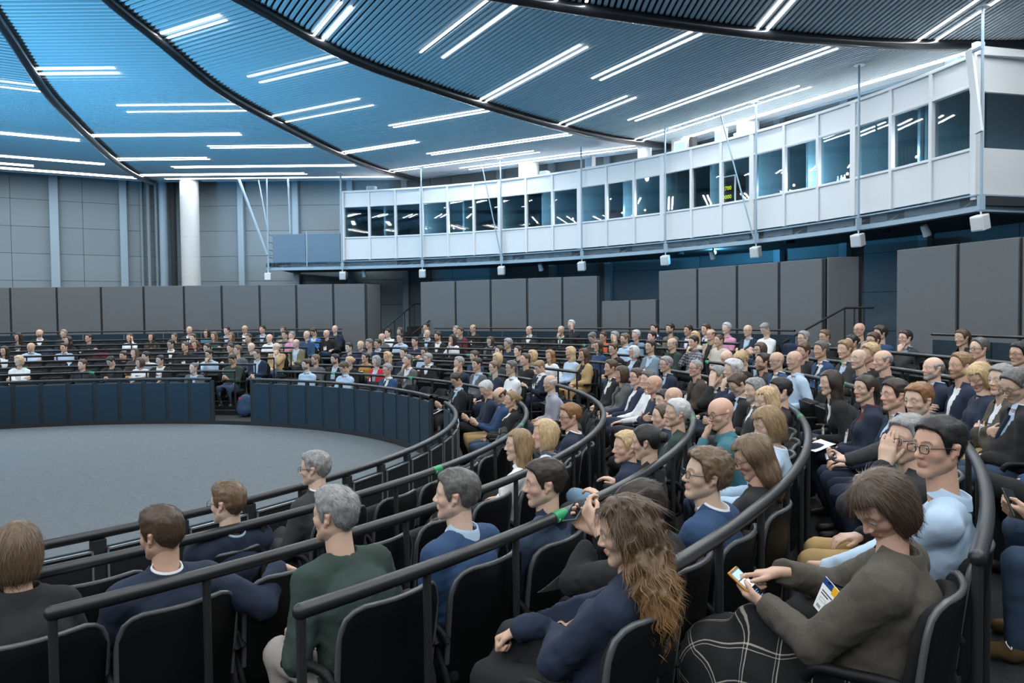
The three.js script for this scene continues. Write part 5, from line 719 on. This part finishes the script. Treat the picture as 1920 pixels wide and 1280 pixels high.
// row, angle, offset from rail, head height, hair, hair tone, garment, colour, flags, distance
const PEOPLE = `7 -116.31 0.28 1.145 long dkbrown jacket black b 21.00
8 -114.54 0.28 1.128 bald dkbrown suit black B 21.89
8 -112.03 0.32 1.102 short grey sweater charcoal - 22.10
6 -110.40 0.28 1.148 long dkbrown sweater black - 20.71
7 -108.76 0.32 1.080 short dkbrown jacket black b 21.62
7 -104.09 0.32 1.076 long brown blouse white F 21.93
7 -101.51 0.32 1.082 long dkbrown jacket brown b 22.06
7 -98.75 0.32 1.072 pony brown sweater black - 22.17
8 -97.90 0.28 1.160 bald grey suit charcoal - 23.02
8 -95.80 0.32 1.056 long dkbrown sweater teal g 23.04
7 -93.85 0.32 1.089 long ltbrown sweater green X 22.29
6 -95.29 0.28 1.153 short brown sweater maroon - 21.42
5 -96.79 0.32 1.109 short black suit black g 20.48
4 -93.34 0.28 1.175 reced brown shirt black b 19.70
5 -93.46 0.32 1.100 long brown sweater navy - 20.54
4 -90.27 0.28 1.126 short dkbrown sweater black b 19.72
3 -87.72 0.32 1.101 short black shirt paleblue gC 18.79
5 -113.81 0.32 1.107 bald grey shirt paleblue X 19.59
5 -110.03 0.32 1.074 short dkbrown shirt paleblue - 19.87
4 -116.18 0.28 1.154 long dkbrown jacket black - 18.64
2 -112.79 0.28 1.183 bob blond jacket white - 17.27
2 -104.26 0.32 1.049 short brown jacket charcoal - 17.65
2 -100.16 0.32 1.109 short black jacket black D 17.78
4 -101.35 0.52 0.961 short dkbrown jacket black - 19.28
3 -98.68 0.28 1.164 long brown sweater brown - 18.72
2 -96.03 0.28 1.070 bob brown blouse white b 17.91
3 -96.44 0.60 1.081 short black shirt white - 18.46
2 -92.85 0.32 1.116 short black jacket black b 17.90
1 -84.48 0.32 1.088 crop saltpepper jacket grey - 17.00
8 -93.36 0.28 1.130 short dkbrown suit black - 23.13
7 -91.68 0.32 1.067 long ltbrown jacket brown - 22.31
8 -91.10 0.28 1.173 fringe grey suit black gb 23.15
6 -87.98 0.28 1.136 short brown sweater charcoal - 21.47
8 -88.88 0.28 1.151 short dkbrown suit charcoal - 23.15
6 -85.15 0.28 1.130 bald grey shirt white - 21.43
8 -86.22 0.28 1.128 long brown sweater grey - 23.12
7 -84.63 0.32 1.099 short dkbrown jacket beige - 22.26
6 -82.05 0.28 1.186 short grey shirt pink C 21.36
5 -79.32 0.32 1.106 fringe grey jacket olive - 20.36
4 -80.03 0.28 1.141 fringe white jacket tan C 19.56
4 -83.81 0.28 1.144 bald grey jacket green - 19.66
4 -86.88 0.28 1.120 short dkbrown sweater black - 19.70
3 -83.46 0.28 1.201 short ltbrown sweater grey - 18.77
3 -80.23 0.32 1.108 crop dkbrown jacket navy g 18.65
2 -81.35 0.28 1.125 short dkbrown sweater green D 17.85
6 -79.87 0.32 1.214 bald grey shirt blue - 21.24
7 -80.82 0.28 1.170 short dkbrown jacket brightblue D 22.19
7 -78.83 0.40 1.123 bald dkbrown jacket black b 21.99
8 -79.44 0.28 1.147 fringe grey jacket navy - 22.92
5 -69.62 0.32 1.063 bald grey sweater navy - 19.85
4 -65.34 0.28 1.226 short saltpepper jacket navy - 18.76
4 -68.65 0.28 1.129 short dkbrown sweater navy - 19.00
5 -66.99 0.32 1.092 short dkbrown suit black - 19.66
6 -69.13 0.28 1.131 bald grey shirt grey - 20.67
7 -70.84 0.16 1.125 short black shirt white - 21.74
7 -68.82 0.28 1.172 long brown sweater black - 21.47
6 -66.34 0.32 1.119 short dkbrown shirt paleblue g 20.41
5 -61.28 0.28 1.152 short dkbrown sweater navy b 19.20
2 -66.84 0.28 1.125 short ltbrown sweater grey gB 17.25
1 -63.49 0.28 1.179 short dkbrown shirt paleblue B 16.25
2 -63.15 0.28 1.145 short black jacket black B 17.01
2 -59.94 0.36 1.111 bun blond sweater black - 16.71
1 -55.51 0.28 1.137 short brown shirt paleblue gD 15.70
3 -61.97 0.32 1.039 bun black sweater ochre b 17.68
2 -55.19 0.28 1.135 bob grey jacket red b 16.40
3 -58.04 0.32 1.076 long blond sweater black - 17.35
1 -45.63 0.28 1.143 short grey suit blue g 14.84
3 -55.23 0.28 1.168 short dkbrown sweater navy - 17.12
2 -48.78 0.28 1.173 reced saltpepper suit grey C 15.80
8 -67.09 0.28 1.178 short dkbrown jacket charcoal - 22.05
7 -64.86 0.32 1.112 bald grey suit black - 21.08
6 -60.81 0.28 1.163 short dkbrown suit black B 19.92
6 -58.52 0.32 1.097 long dkbrown blouse white C 19.64
8 -62.89 0.32 1.099 short grey jacket charcoal - 21.59
7 -60.25 0.28 1.170 short brown jacket maroon - 20.63
8 -60.64 0.28 1.143 fringe brown jacket black b 21.36
6 -52.80 0.32 1.054 bob brown jacket grey g 18.96
8 -52.83 0.32 1.100 fringe brown suit charcoal - 20.29
8 -48.47 0.32 1.103 bald grey jacket black C 19.63
8 -46.56 0.48 1.244 short white jacket black F 19.19
5 -46.43 0.28 1.136 wavy grey sweater navy - 17.47
4 -42.89 0.32 1.117 short dkbrown jacket black - 16.35
4 -39.81 0.28 1.131 bun dkbrown jacket grey - 15.95
4 -36.95 0.32 1.060 bob blond sweater olive - 15.52
4 -33.74 0.32 1.081 long ginger blouse white - 15.05
4 -30.63 0.24 1.162 long blond sweater paleblue - 14.60
4 -27.85 0.28 1.142 long brown jacket tan - 14.14
4 -55.91 0.32 1.039 short dkbrown shirt paleblue g 17.89
3 -50.55 0.32 1.057 short grey suit black g 16.62
2 -37.61 0.28 1.181 short grey jacket navy C 14.56
3 -41.87 0.28 1.144 short brown jacket blue - 15.65
2 -33.36 0.28 1.180 short dkbrown suit grey - 14.04
2 -29.17 0.28 1.164 bun ltbrown sweater navy g 13.49
3 -37.30 0.28 1.128 bob blond jacket charcoal - 15.06
2 -24.72 0.28 1.192 short saltpepper shirt white g 12.89
3 -31.59 0.28 1.146 reced brown sweater black - 14.27
3 -28.02 0.32 1.038 short dkblond suit navy bD 13.74
2 -9.72 0.40 1.116 fringe white shirt lilac - 10.71
1 -26.00 0.32 1.111 short dkbrown suit black gbD 12.67
1 -12.65 0.36 1.118 short white jacket navy D 10.96
1 -9.17 0.24 1.069 fringe brown shirt blue gD 10.51
1 -4.45 0.16 1.078 bun dkblond jacket black - 9.88
2 14.63 0.24 1.125 short ginger suit navy g 7.05
2 21.31 0.20 1.118 bob blond blouse white - 6.07
2 24.88 0.20 1.116 long dkblond blouse white - 5.57
6 -37.52 0.28 1.174 short saltpepper jacket brown D 16.69
7 -40.28 0.20 1.064 short brown sweater orange g 17.78
7 -38.23 0.32 1.074 wavy grey sweater black F 17.34
6 -32.77 0.28 1.169 short ltbrown shirt paleblue gB 15.87
7 -35.29 0.32 1.120 short white jacket denim B 16.80
7 -33.11 0.32 1.093 short black jacket black - 16.39
5 -31.75 0.28 1.156 long brown shirt blue g 15.22
5 -28.95 0.32 1.110 short brown jacket black g 14.72
5 -25.63 0.32 1.082 bob white jacket black g 14.14
5 -23.21 0.28 1.187 short dkbrown suit greyblue b 13.72
8 -36.27 0.28 1.146 short dkbrown suit navy - 17.47
8 -34.30 0.28 1.149 short dkbrown jacket olive B 17.08
8 -31.86 0.32 1.120 short dkbrown suit navy - 16.56
7 -28.14 0.16 1.110 long blond blouse cream - 15.48
6 -25.60 0.32 1.110 fringe grey jacket green - 14.51
6 -22.79 0.28 1.156 short dkbrown shirt plaid C 13.98
8 -29.86 0.28 1.147 short brown suit blue - 16.16
7 -26.08 0.16 1.161 fringe brown jacket beige g 15.06
7 -24.02 0.36 1.061 crop brown sweater cream - 14.55
8 -27.34 0.28 1.175 short white shirt pink - 15.63
8 -24.81 0.28 1.138 bald grey suit navy gb 15.08
8 -22.78 0.28 1.165 short grey sweater white D 14.62
6 -13.20 0.32 1.097 bob brown jacket charcoal g 12.03
5 -10.29 0.32 1.112 bald brown jacket black D 11.27
5 -7.92 0.32 1.106 wavy blond sweater black D 10.81
5 -4.95 0.28 1.110 reced dkbrown jacket charcoal gB 10.23
5 -2.58 0.28 1.159 bald grey suit blue g 9.76
3 -12.38 0.24 1.183 short brown suit black - 11.32
3 -9.52 0.24 1.123 bob brown jacket grey - 10.85
3 -6.86 0.16 1.110 short brown jacket navy g 10.41
3 -3.46 0.16 1.121 short saltpepper shirt white - 9.84
3 1.19 0.24 1.130 bald dkbrown sweater navy X 9.06
4 -11.46 0.32 1.122 short grey suit navy g 11.32
4 -5.69 0.28 1.135 crop grey jacket brown gb 10.29
4 0.07 0.32 1.110 short grey suit black gF 9.24
4 3.02 0.28 1.220 wavy white suit navy C 8.70
4 6.89 0.36 1.118 short brown suit black gD 8.01
4 9.63 0.28 1.106 short grey suit charcoal B 7.50
4 12.66 0.12 1.152 short black jacket black - 6.92
4 15.28 0.28 1.120 long blond jacket black - 6.49
4 21.48 0.60 1.140 bald brown shirt teal gC 5.54
4 23.86 0.24 1.133 bob dkblond jacket paleblue D 5.00
3 13.75 0.28 1.026 crop brown jacket navy - 6.98
3 17.31 0.12 1.136 short white jacket green - 6.36
3 7.75 0.16 1.091 bald brown jacket charcoal - 7.95
3 4.04 0.20 0.992 short black jacket charcoal - 8.58
3 25.80 0.08 1.126 bun black jacket black - 5.00
3 22.82 0.36 0.990 short blond sweater navy - 5.58
3 33.99 0.12 1.122 short dkbrown sweater steel - 3.81
3 36.69 0.32 1.127 short saltpepper sweater blue - 3.56
3 40.03 0.52 1.119 short grey sweater green - 3.25
1 31.66 0.40 1.127 short grey suit charcoal g 5.23
1 38.25 0.08 1.119 short ltbrown suit navy g 4.30
2 42.95 0.28 1.122 short brown suit navy - 3.34
2 46.36 0.44 1.128 bob ltbrown jacket black - 3.08
4 38.54 0.12 1.110 curly auburn jacket navy - 2.63
4 32.95 0.24 1.112 wavy ltbrown suit blue g 3.54
4 29.80 0.16 1.111 long ltbrown sweater black gD 3.99
5 35.98 0.28 1.106 bob brown jacket tweed D 2.58
5 33.00 0.168 1.225 short black shirt paleblue g 3.01
5 29.06 0.32 1.132 short grey jacket black gF 3.76
7 -14.13 0.28 1.155 short grey sweater grey g 12.44
8 -16.05 0.32 1.057 short ltbrown suit black g 13.08
5 0.34 0.28 1.199 bald brown shirt paleblue - 9.18
6 -7.41 0.32 1.118 short brown jacket black - 10.82
6 -5.11 0.32 1.162 short saltpepper suit blue - 10.33
6 -2.43 0.28 1.194 short dkblond suit charcoal - 9.76
6 2.77 0.60 1.135 bald brown sweater navy - 8.67
6 0.68 0.28 1.172 wavy blond sweater black - 9.10
6 4.96 0.52 1.144 fringe grey sweater charcoal - 8.21
7 -8.66 0.28 1.133 bun black sweater black - 11.22
8 -12.69 0.28 1.189 bald brown jacket beige g 12.29
7 -6.38 0.28 1.165 short brown suit blue g 10.70
8 -10.63 0.28 1.138 wavy dkbrown sweater blue - 11.81
8 -8.02 0.32 1.081 short dkbrown suit charcoal gC 11.18
8 -3.21 0.28 1.121 pony brown jacket black - 10.02
7 3.84 0.28 1.152 reced saltpepper sweater red g 8.36
7 7.32 0.28 1.134 short black jacket black g 7.57
6 8.59 0.32 1.110 fringe grey suit navy B 7.43
6 11.12 0.28 1.172 reced dkblond jacket navy B 6.88
6 13.84 0.32 1.121 bob blond sweater navy D 6.33
6 16.18 0.32 1.132 short grey jacket tweed - 5.85
6 18.36 0.36 1.132 reced saltpepper suit black gD 5.42
5 11.45 0.52 1.119 long dkbrown jacket black b 7.04
5 14.83 0.36 1.125 pony dkbrown suit navy b 6.37
5 17.65 0.24 1.131 short dkbrown suit navy - 5.80
5 20.21 0.16 1.148 short ginger suit charcoal - 5.29
4 35.60 0.34 1.040 short dkbrown suit black D 3.10
6 28.20 0.30 1.120 short brown jacket black D 3.30
6 22.60 0.30 1.120 short grey suit blue - 4.40
`.trim().split("\n").map((l) => l.split(" "));
// individual poses and clothes of the people close by; L is the arm on local +x, R the other
const HEROES = {
  103: { label: 'person in white top with blue scarf beside the leftmost white blouse', collar: 'steel', legs: 'black', pitch: -4 },
  104: { label: 'person in white blouse with checked skirt, behind the green-tagged rail', legs: 'charcoal', legMat: 'plaid', skirt: 1, pitch: -4, pose: 'lap', collar: 'white' },
  144: { label: 'person in black jacket with a pearl earring, inside the fifth curved rail', look: -78, pitch: 6, under: 'black', legs: 'black' },
  145: { label: 'person in teal shirt leaning forward with fingers at the mouth', look: -72, pitch: 8, pose: 'chin', legs: 'jeans' },
  146: { label: 'person in pale jacket with black and white scarf, bent forward', look: -85, pitch: 16, collar: 'white', legs: 'jeans' },
  147: { look: -85, pitch: -2, legs: 'black' },
  151: { label: 'person in black jacket with a dark hair knot beside a navy sweater', look: -112, pitch: 4 },
  152: { label: 'person in navy sweater with jeans, upright behind the third rail', look: -76, pitch: -4, legs: 'denim', collar: 'navy' },
  153: { label: 'person in steel blue sweater over a dark collar, looking aside', look: -84, pitch: 0, collar: 'navy', legs: 'black' },
  154: { label: 'person in deep blue sweater with pale blue shirt collar', look: -98, pitch: -4, collar: 'paleblue', legs: 'charcoal' },
  155: { label: 'person in dark green sweater and stone trousers, seen from behind', look: -112, pitch: -3, legs: 'stone', neckR: 0.066, wide: 1.06, pose: 'thigh' },
  156: { label: 'person in charcoal suit alone by the front barrier, near side', look: -96, pitch: -2, under: 'white' },
  157: { label: 'person in navy suit behind the front barrier, seen from behind', look: -108, pitch: -2, under: 'paleblue', wide: 1.12, belly: 0.03 },
  158: { label: 'person in navy suit with one arm over the next chair, green trousers', look: -112, pitch: 0, under: 'white', legs: 'moss', cross: 1, wide: 1.08, tie: null, R: { w: [-0.52, 0.86, -0.12], dir: [-0.9, -0.3, 0.3], palm: [0, -1, 0.2], pole: [-0.2, -0.6, -1] }, L: { w: [0.12, 0.63, 0.26] } },
  159: { label: 'person in black jacket at the lower left corner, seen from behind', look: -150, pitch: 2, under: 'black' },
  160: { label: 'person with long curly hair in navy jacket, legs crossed, fist on knee', look: -98, pitch: 8, roll: 0, under: 'black', legs: 'black', cross: -1, hairSeed: 4, L: { w: [-0.04, 0.70, 0.16], pole: [1, -0.7, 0.1], dir: [-1, 0, 0.2], kind: 'curled' }, R: { w: [0.06, 0.66, 0.34], kind: 'fist', dir: [0.35, -0.45, 0.8], palm: [0.3, -0.9, -0.2], pole: [-0.8, -0.6, 0] } },
  161: { label: 'person in blue suit and thin glasses writing with a yellow pencil', look: -82, pitch: -10, under: 'white', legs: 'black', wide: 1.06, L: { w: [0.04, 0.72, 0.26], kind: 'hold', dir: [-0.2, 0.2, 1], palm: [-0.6, -0.8, 0] } },
  162: { label: 'person in black sweater and glasses looking down beside a scarf', look: -98, pitch: 20, legs: 'black' },
  163: { label: 'person in brown tweed jacket and checked skirt using an orange phone', look: -74, pitch: 36, wide: 1.3, belly: 0.05, under: 'charcoal', skirt: 1, legMat: 'plaid', headScale: 1.02, L: { w: [0.07, 0.70, 0.31], kind: 'hold', dir: [-0.25, 0.15, 0.95], palm: [-0.55, 0.8, 0.1], pole: [0.8, -0.8, -0.2] }, R: { w: [-0.05, 0.80, 0.30], kind: 'point', dir: [0.3, -0.12, 0.9], palm: [0.2, -0.95, 0], pole: [-0.9, -0.7, -0.1] }, badge: 1, badgeS: 0.64, badgeX: 0.13, badgeIn: 0.035, badgeYaw: 48, badgeRoll: -22 },
  164: { label: 'person in pale blue shirt and dark glasses behind the tweed jacket', look: -74, pitch: -4, wide: 0.98, legs: 'black', cross: -1, L: { w: [0.0, 0.68, 0.30], kind: 'hold' }, R: { w: [0.02, 0.66, 0.3], kind: 'hold' } },
  165: { label: 'person in black jacket shading the eyes with a raised hand', look: -70, pitch: -2, pose: 'face', legs: 'khaki', under: 'paleblue' },
  186: { label: 'person in brown tweed jacket with a badge, arms folded', under: 'white', pose: 'cross', badge: 1, badgeS: 0.55, legs: 'khaki' },
  187: { label: 'person in black vest over pale blue shirt holding a pen', under: 'paleblue', legs: 'jeans', belly: 0.06, wide: 1.12, pose: 'lap', pitch: 24 },
  188: { label: 'person in black cardigan over white top, hands in lap', under: 'white', legs: 'jeans' },
  189: { label: 'person in navy suit holding an open white notebook', under: 'maroon', legs: 'navy', pose: 'lap' },
  190: { label: 'person in navy suit sitting next to the charcoal suit', under: 'paleblue', legs: 'navy', pose: 'thigh' },
  191: { label: 'person in charcoal suit holding out a black phone', under: 'paleblue', legs: 'navy', look: -68, pitch: 2, R: { w: [0.0, 0.70, 0.36], kind: 'hold', dir: [0.1, 0.1, 1], palm: [0.3, 0.9, 0] } },
  192: { label: 'person in black suit mostly hidden, hands raised at the rail', pitch: 20, legs: 'black', R: { w: [-0.06, 0.90, 0.22], kind: 'hold', dir: [0, 0.4, 1], palm: [0.6, 0.6, -0.2], pole: [-0.6, -0.8, 0] }, L: { w: [0.0, 0.93, 0.2], kind: 'hold', dir: [-0.2, 0.7, 0.6], palm: [-0.8, 0, -0.4], pole: [0.7, -0.8, 0] } },
  193: { label: 'person in jeans and brown sneakers holding a dark phone, cut off', legs: 'jeans', spread: 0.16, shoe: 1, ankle: { 1: [0.16, 0.085, 0.40], '-1': [-0.2, 0.085, 0.30] }, L: { w: [0.14, 0.70, 0.33], kind: 'hold', dir: [-0.1, 0.2, 1], palm: [-0.7, 0.6, 0] } },
  194: { label: 'person in blue suit over a white shirt, hands folded, cut off', under: 'white', legs: 'black', pose: 'lap', belly: 0.04 },
};
for (const h of Object.values(HEROES)) { if (h.legMat === 'plaid') h.legMat = M.plaidSkirt; if (h.shoe) h.shoeMat = std([0.11, 0.065, 0.022], 0.85); if (h.tie === null) delete h.tie; }
const ONLY = null;
const colourWord = { paleblue: 'pale blue', brightblue: 'bright blue', greyblue: 'grey-blue', steel: 'steel blue', plaid: 'checked', tweed: 'brown tweed', denim: 'denim blue', maroon: 'dark red' };
const cw = (c) => colourWord[c] ?? c;

const folk = PEOPLE.map((f, i) => ({ i, row: +f[0], ang: +f[1], off: +f[2], h: +f[3], hair: f[4], tone: f[5], top: f[6], color: f[7], flags: f[8], dist: +f[9] }));
folk.forEach((p) => { p.glasses = p.flags.includes('g'); p.badge = p.flags.includes('b'); p.beard = p.flags.includes('B'); p.down = p.flags.includes('D'); });
for (const [b, lo, hi] of [['left', -200, -75], ['middle', -75, -20], ['right', -20, 90]]) for (let k = 1; k <= 8; k++) folk.filter((p) => p.row === k && p.ang > lo && p.ang <= hi).sort((x, y) => x.ang - y.ang).forEach((p, i) => { p.block = b; p.nth = i + 1; });
const built = [];
for (const p of folk) {
  const j = ((p.i * 7919) % 100) / 100;
  p.pose = p.flags.includes('X') ? 'cross' : p.flags.includes('C') ? 'chin' : p.flags.includes('F') ? 'face' : p.down && p.dist > 6 ? 'phone' : j < 0.45 ? 'lap' : j < 0.75 ? 'thigh' : j < 0.88 ? 'cross' : 'arm';
  p.crossed = j > 0.7 ? 1 : j > 0.55 ? -1 : 0; p.side = p.i % 2 ? 1 : -1; if (p.dist < 10) p.side = 1;
  const act = { cross: ', arms crossed', chin: ', hand at chin', face: ', hand raised', phone: ', looking down' }[p.pose] ?? '';
  p.label = `person in ${cw(p.color)} ${p.top}${act}, ${words[p.row]} row ${blockWords[p.block]}, ${ord(p.nth)} from left`;
  if (ONLY && !ONLY(p)) continue;
  p.custom = HEROES[p.i] ?? {}; if (p.custom.label) p.label = p.custom.label; if (p.custom.pose) p.pose = p.custom.pose; if (p.custom.badge) p.badge = true;
  built[p.i] = person({ ...p });
}
// the person behind the booth glass
if (!ONLY) person({ at: polar(16.45, -24.4, EYE + 1.72), ry: inward(-24.4), row: 1, ang: 0, off: 0.36, h: 1.06, hair: 'long', tone: 'brown', top: 'sweater', color: 'charcoal', dist: 15.5, pose: 'lap', label: 'person in dark sweater sitting behind the booth glass', custom: { look: -60 } });
placeChairs(folk);
let tris = 0; scene.traverse((o) => { if (o.isMesh && !o.isInstancedMesh) tris += (o.geometry.index ? o.geometry.index.count : o.geometry.attributes.position.count) / 3; }); console.log('triangles', Math.round(tris), 'people', personCount);
// ---------- things people hold or have put down ----------
function prop(name, label, category, i, p, rot) { const b = built[i]; if (!b) return null; const g = thing(name, label, category); g.position.copy(b.place(p)); g.rotation.order = 'YXZ'; g.rotation.set(rot[0] * D2R, b.g.rotation.y + rot[1] * D2R, rot[2] * D2R); return g; }
function phone(label, i, p, rot, caseMat, screen) {
  const g = prop('smartphone', label, 'phone', i, p, rot); if (!g) return;
  mesh('case', rbox(0.076, 0.152, 0.0095, 0.0045, 3), caseMat, g);
  if (screen) { const t = canvasTexture(128, 256, (c, w, h) => { c.fillStyle = '#0c1118'; c.fillRect(0, 0, w, h); c.fillStyle = '#9fc9e6'; c.fillRect(8, 16, 112, 60); c.fillStyle = '#dfeaf2'; c.fillRect(8, 84, 112, 74); c.fillStyle = '#c2402c'; c.fillRect(52, 96, 30, 50); c.fillStyle = '#5c87ad'; for (let k = 0; k < 5; k++) c.fillRect(12, 170 + k * 15, 60 + (k * 31) % 44, 7); }); mesh('screen', box(0.068, 0.142, 0.001, 0, 0, 0.0053), new THREE.MeshStandardMaterial({ color: 0x050505, emissive: 0xffffff, emissiveMap: t, emissiveIntensity: 0.9, roughness: 0.2 }), g); }
  else { mesh('screen', box(0.068, 0.142, 0.001, 0, 0, 0.0053), std([0.006, 0.007, 0.009], 0.12), g); const l = mesh('camera_lens', merge([[-0.022, 0.058], [-0.022, 0.036], [-0.006, 0.047]].map(([x, y]) => new THREE.CylinderGeometry(0.007, 0.007, 0.003, 14).rotateX(Math.PI / 2).translate(x, y, -0.006))), M.frameGrey, g); }
}
const orange = std([0.62, 0.26, 0.01], 0.5);
phone('smartphone in an orange case with a lit screen, tweed jacket\'s hand', 163, [0.035, 0.755, 0.405], [-52, 170, 8], orange, true);
phone('black smartphone held out by the charcoal suit', 191, [0.02, 0.735, 0.455], [-70, 20, 70], M.black, false);
phone('dark green smartphone held by the person in jeans', 193, [0.12, 0.755, 0.42], [-35, 150, -20], std([0.02, 0.03, 0.026], 0.3), false);
phone('teal-backed smartphone held up at the fourth rail', 192, [-0.05, 0.985, 0.335], [-60, 60, 30], std([0.06, 0.12, 0.13], 0.3), false);
function sheet(name, label, i, p, rot, w, h, ruled) { const g = prop(name, label, 'paper', i, p, rot); if (!g) return; const q = new THREE.PlaneGeometry(w, h, 8, 8), a = q.attributes.position; for (let k = 0; k < a.count; k++) a.setZ(k, 0.05 * a.getX(k) ** 2 / w + 0.012 * Math.sin(a.getY(k) * 14)); const r = q.clone().translate(0, 0, -0.0015); q.computeVertexNormals(); r.computeVertexNormals(); mesh('page', merge([q, r]), M.paper, g); if (ruled) mesh('print', merge([0, 1, 2, 3].map((k) => box(w * (0.7 - 0.1 * k), 0.004, 0.0006, -0.02, h * 0.3 - k * 0.025, 0.011))), std([0.25, 0.27, 0.3], 0.7), g); }
sheet('notebook', 'open white notebook on the lap of the navy suit', 189, [0.02, 0.64, 0.36], [-78, 20, 0], 0.26, 0.19, false);
sheet('paper_sheet', 'white paper on the lap of the green trousers', 158, [0.08, 0.67, 0.32], [-60, 30, 0], 0.16, 0.22, true);
sheet('paper_sheet', 'white printed sheet held low before the curly hair', 192, [0.1, 0.72, 0.3], [-55, -20, 15], 0.16, 0.23, true);
sheet('paper_sheet', 'white sheet on the knee of the seated black suit by barrier', 98, [0, 0.63, 0.3], [-75, 0, 0], 0.2, 0.28, false);
{ const g = prop('pencil', 'yellow pencil in the hand of the blue suit', 'pencil', 161, [0.06, 0.80, 0.33], [-20, 30, -40]); if (g) { mesh('shaft', new THREE.CylinderGeometry(0.004, 0.004, 0.15, 6), std([0.7, 0.5, 0.03], 0.4), g); mesh('tip', new THREE.ConeGeometry(0.004, 0.016, 6).translate(0, 0.083, 0), std([0.45, 0.3, 0.16], 0.6), g); } }
{ const g = prop('pen', 'thin dark pen held upright by the black vest', 'pen', 187, [0.05, 0.70, 0.26], [8, 0, 8]); if (g) mesh('barrel', new THREE.CylinderGeometry(0.0045, 0.004, 0.14, 8), M.frameGrey, g); }
{ const g = prop('wristwatch', 'dark wristwatch on the cuff of the black vest', 'watch', 187, [0.055, 0.615, 0.175], [80, 0, 0]); if (g) mesh('strap', new THREE.TorusGeometry(0.033, 0.007, 8, 24), M.black, g); }
{ const b = built[160]; if (b) { const g = prop('bracelet', 'purple bead bracelet on the wrist beside the crossed knee', 'bracelet', 160, add3(b.W[-1], mul3(nrm3(sub3(b.E[-1], b.W[-1])), 0.012)), [0, 0, 0]); const d = nrm3(sub3(b.W[-1], b.E[-1])), q = new THREE.Quaternion().setFromUnitVectors(V(0, 0, 1), V(...d)); const beads = []; for (let k = 0; k < 20; k++) { const a = k / 20 * 6.283, s = new THREE.SphereGeometry(0.0058, 8, 6); s.translate(0.036 * Math.cos(a), 0.036 * Math.sin(a), 0); s.applyQuaternion(q); beads.push(s); } mesh('beads', merge(beads), std([0.10, 0.02, 0.05], 0.3), g); } }
// blue rucksack on the step in the floor gate
{
  const g = thing('rucksack', 'dark blue rucksack standing on the step at the floor gate', 'rucksack'); g.position.copy(polar(7.85, -75.6, 0.08)); g.rotation.y = inward(-75.6) + 0.3;
  const f = new Field([-0.25, -0.02, -0.2], [0.25, 0.56, 0.2], 0.016); f.ell([0, 0.2, 0], [0.2, 0.21, 0.14], 0.05).ell([0, 0.35, -0.01], [0.15, 0.15, 0.11], 0.08).ell([0, 0.14, 0.1], [0.15, 0.12, 0.08], 0.04).all((d, x, y, z) => Math.max(d + 0.012 * nz(x * 14, y * 10, z * 14), -y)); mesh('bag', f.geo(), std([0.02, 0.05, 0.095], 0.8), g);
  mesh('strap', merge([-1, 1].map((s) => tube([V(s * 0.08, 0.44, -0.08), V(s * 0.13, 0.4, -0.16), V(s * 0.15, 0.22, -0.19), V(s * 0.14, 0.06, -0.12)], 0.014, 8))), M.black, g); mesh('handle', tube([V(-0.04, 0.48, -0.02), V(0, 0.53, -0.02), V(0.04, 0.48, -0.02)], 0.009, 6), M.black, g); mesh('patch', box(0.05, 0.05, 0.01, -0.1, 0.42, 0.09), std([0.5, 0.06, 0.06], 0.6), g);
}
// jackets left on chairs
for (const [i, [k, a, c, lab]] of [[6, -112.6, 'jeans', 'dark blue jacket hung over an empty chair, far left block'], [7, -107.4, 'black', 'black jacket hung over an empty chair, far left block'], [5, -105.9, 'maroon', 'dark red jacket hung over an empty chair'], [8, -21.0, 'navy', 'navy jacket hung over a chair beside the white sweater'], [6, -52.5, 'olive', 'pale yellow jacket hung over an empty chair']].entries()) {
  const g = thing('hung_jacket', lab, 'jacket'); g.position.copy(seatPos(k, a)); g.rotation.y = inward(a);
  const f = new Field([-0.36, 0.4, -0.45], [0.36, 1.02, 0.0], 0.026); f.slab([0, 0.5, -0.25], [0, 0.86, -0.27], [0.25, 0.05], [0.27, 0.055], [1, 0, 0], [0, 0, 1], 0.03).all((d, x, y, z) => d + 0.012 * nz(x * 12, y * 9, z * 12 + i)); mesh('cloth', f.geo(), c === 'olive' ? std([0.4, 0.36, 0.16], 0.9) : clothMat(c), g); mesh('collar', tube([V(-0.09, 0.88, -0.24), V(0, 0.91, -0.29), V(0.09, 0.88, -0.24)], 0.02, 8), c === 'olive' ? std([0.4, 0.36, 0.16], 0.9) : clothMat(c), g);
}
// laces on the brown sneakers
{ const b = built[193]; if (b) for (const [x, z] of [[0.16, 0.40], [-0.2, 0.30]]) { const l = mesh('shoelace', merge([0, 1, 2, 3].map((k) => tube([V(x - 0.03, 0.085 - k * 0.012, z + 0.03 + k * 0.025), V(x, 0.1 - k * 0.013, z + 0.035 + k * 0.026), V(x + 0.03, 0.085 - k * 0.012, z + 0.045 + k * 0.025)], 0.004, 5, 8)).concat([tube([V(x, 0.1, z + 0.03), V(x + 0.04, 0.11, z + 0.05), V(x + 0.06, 0.085, z + 0.03), V(x + 0.02, 0.1, z + 0.025)], 0.003, 5, 12)])), M.paper, b.g); } }
renderer.render(scene, camera);
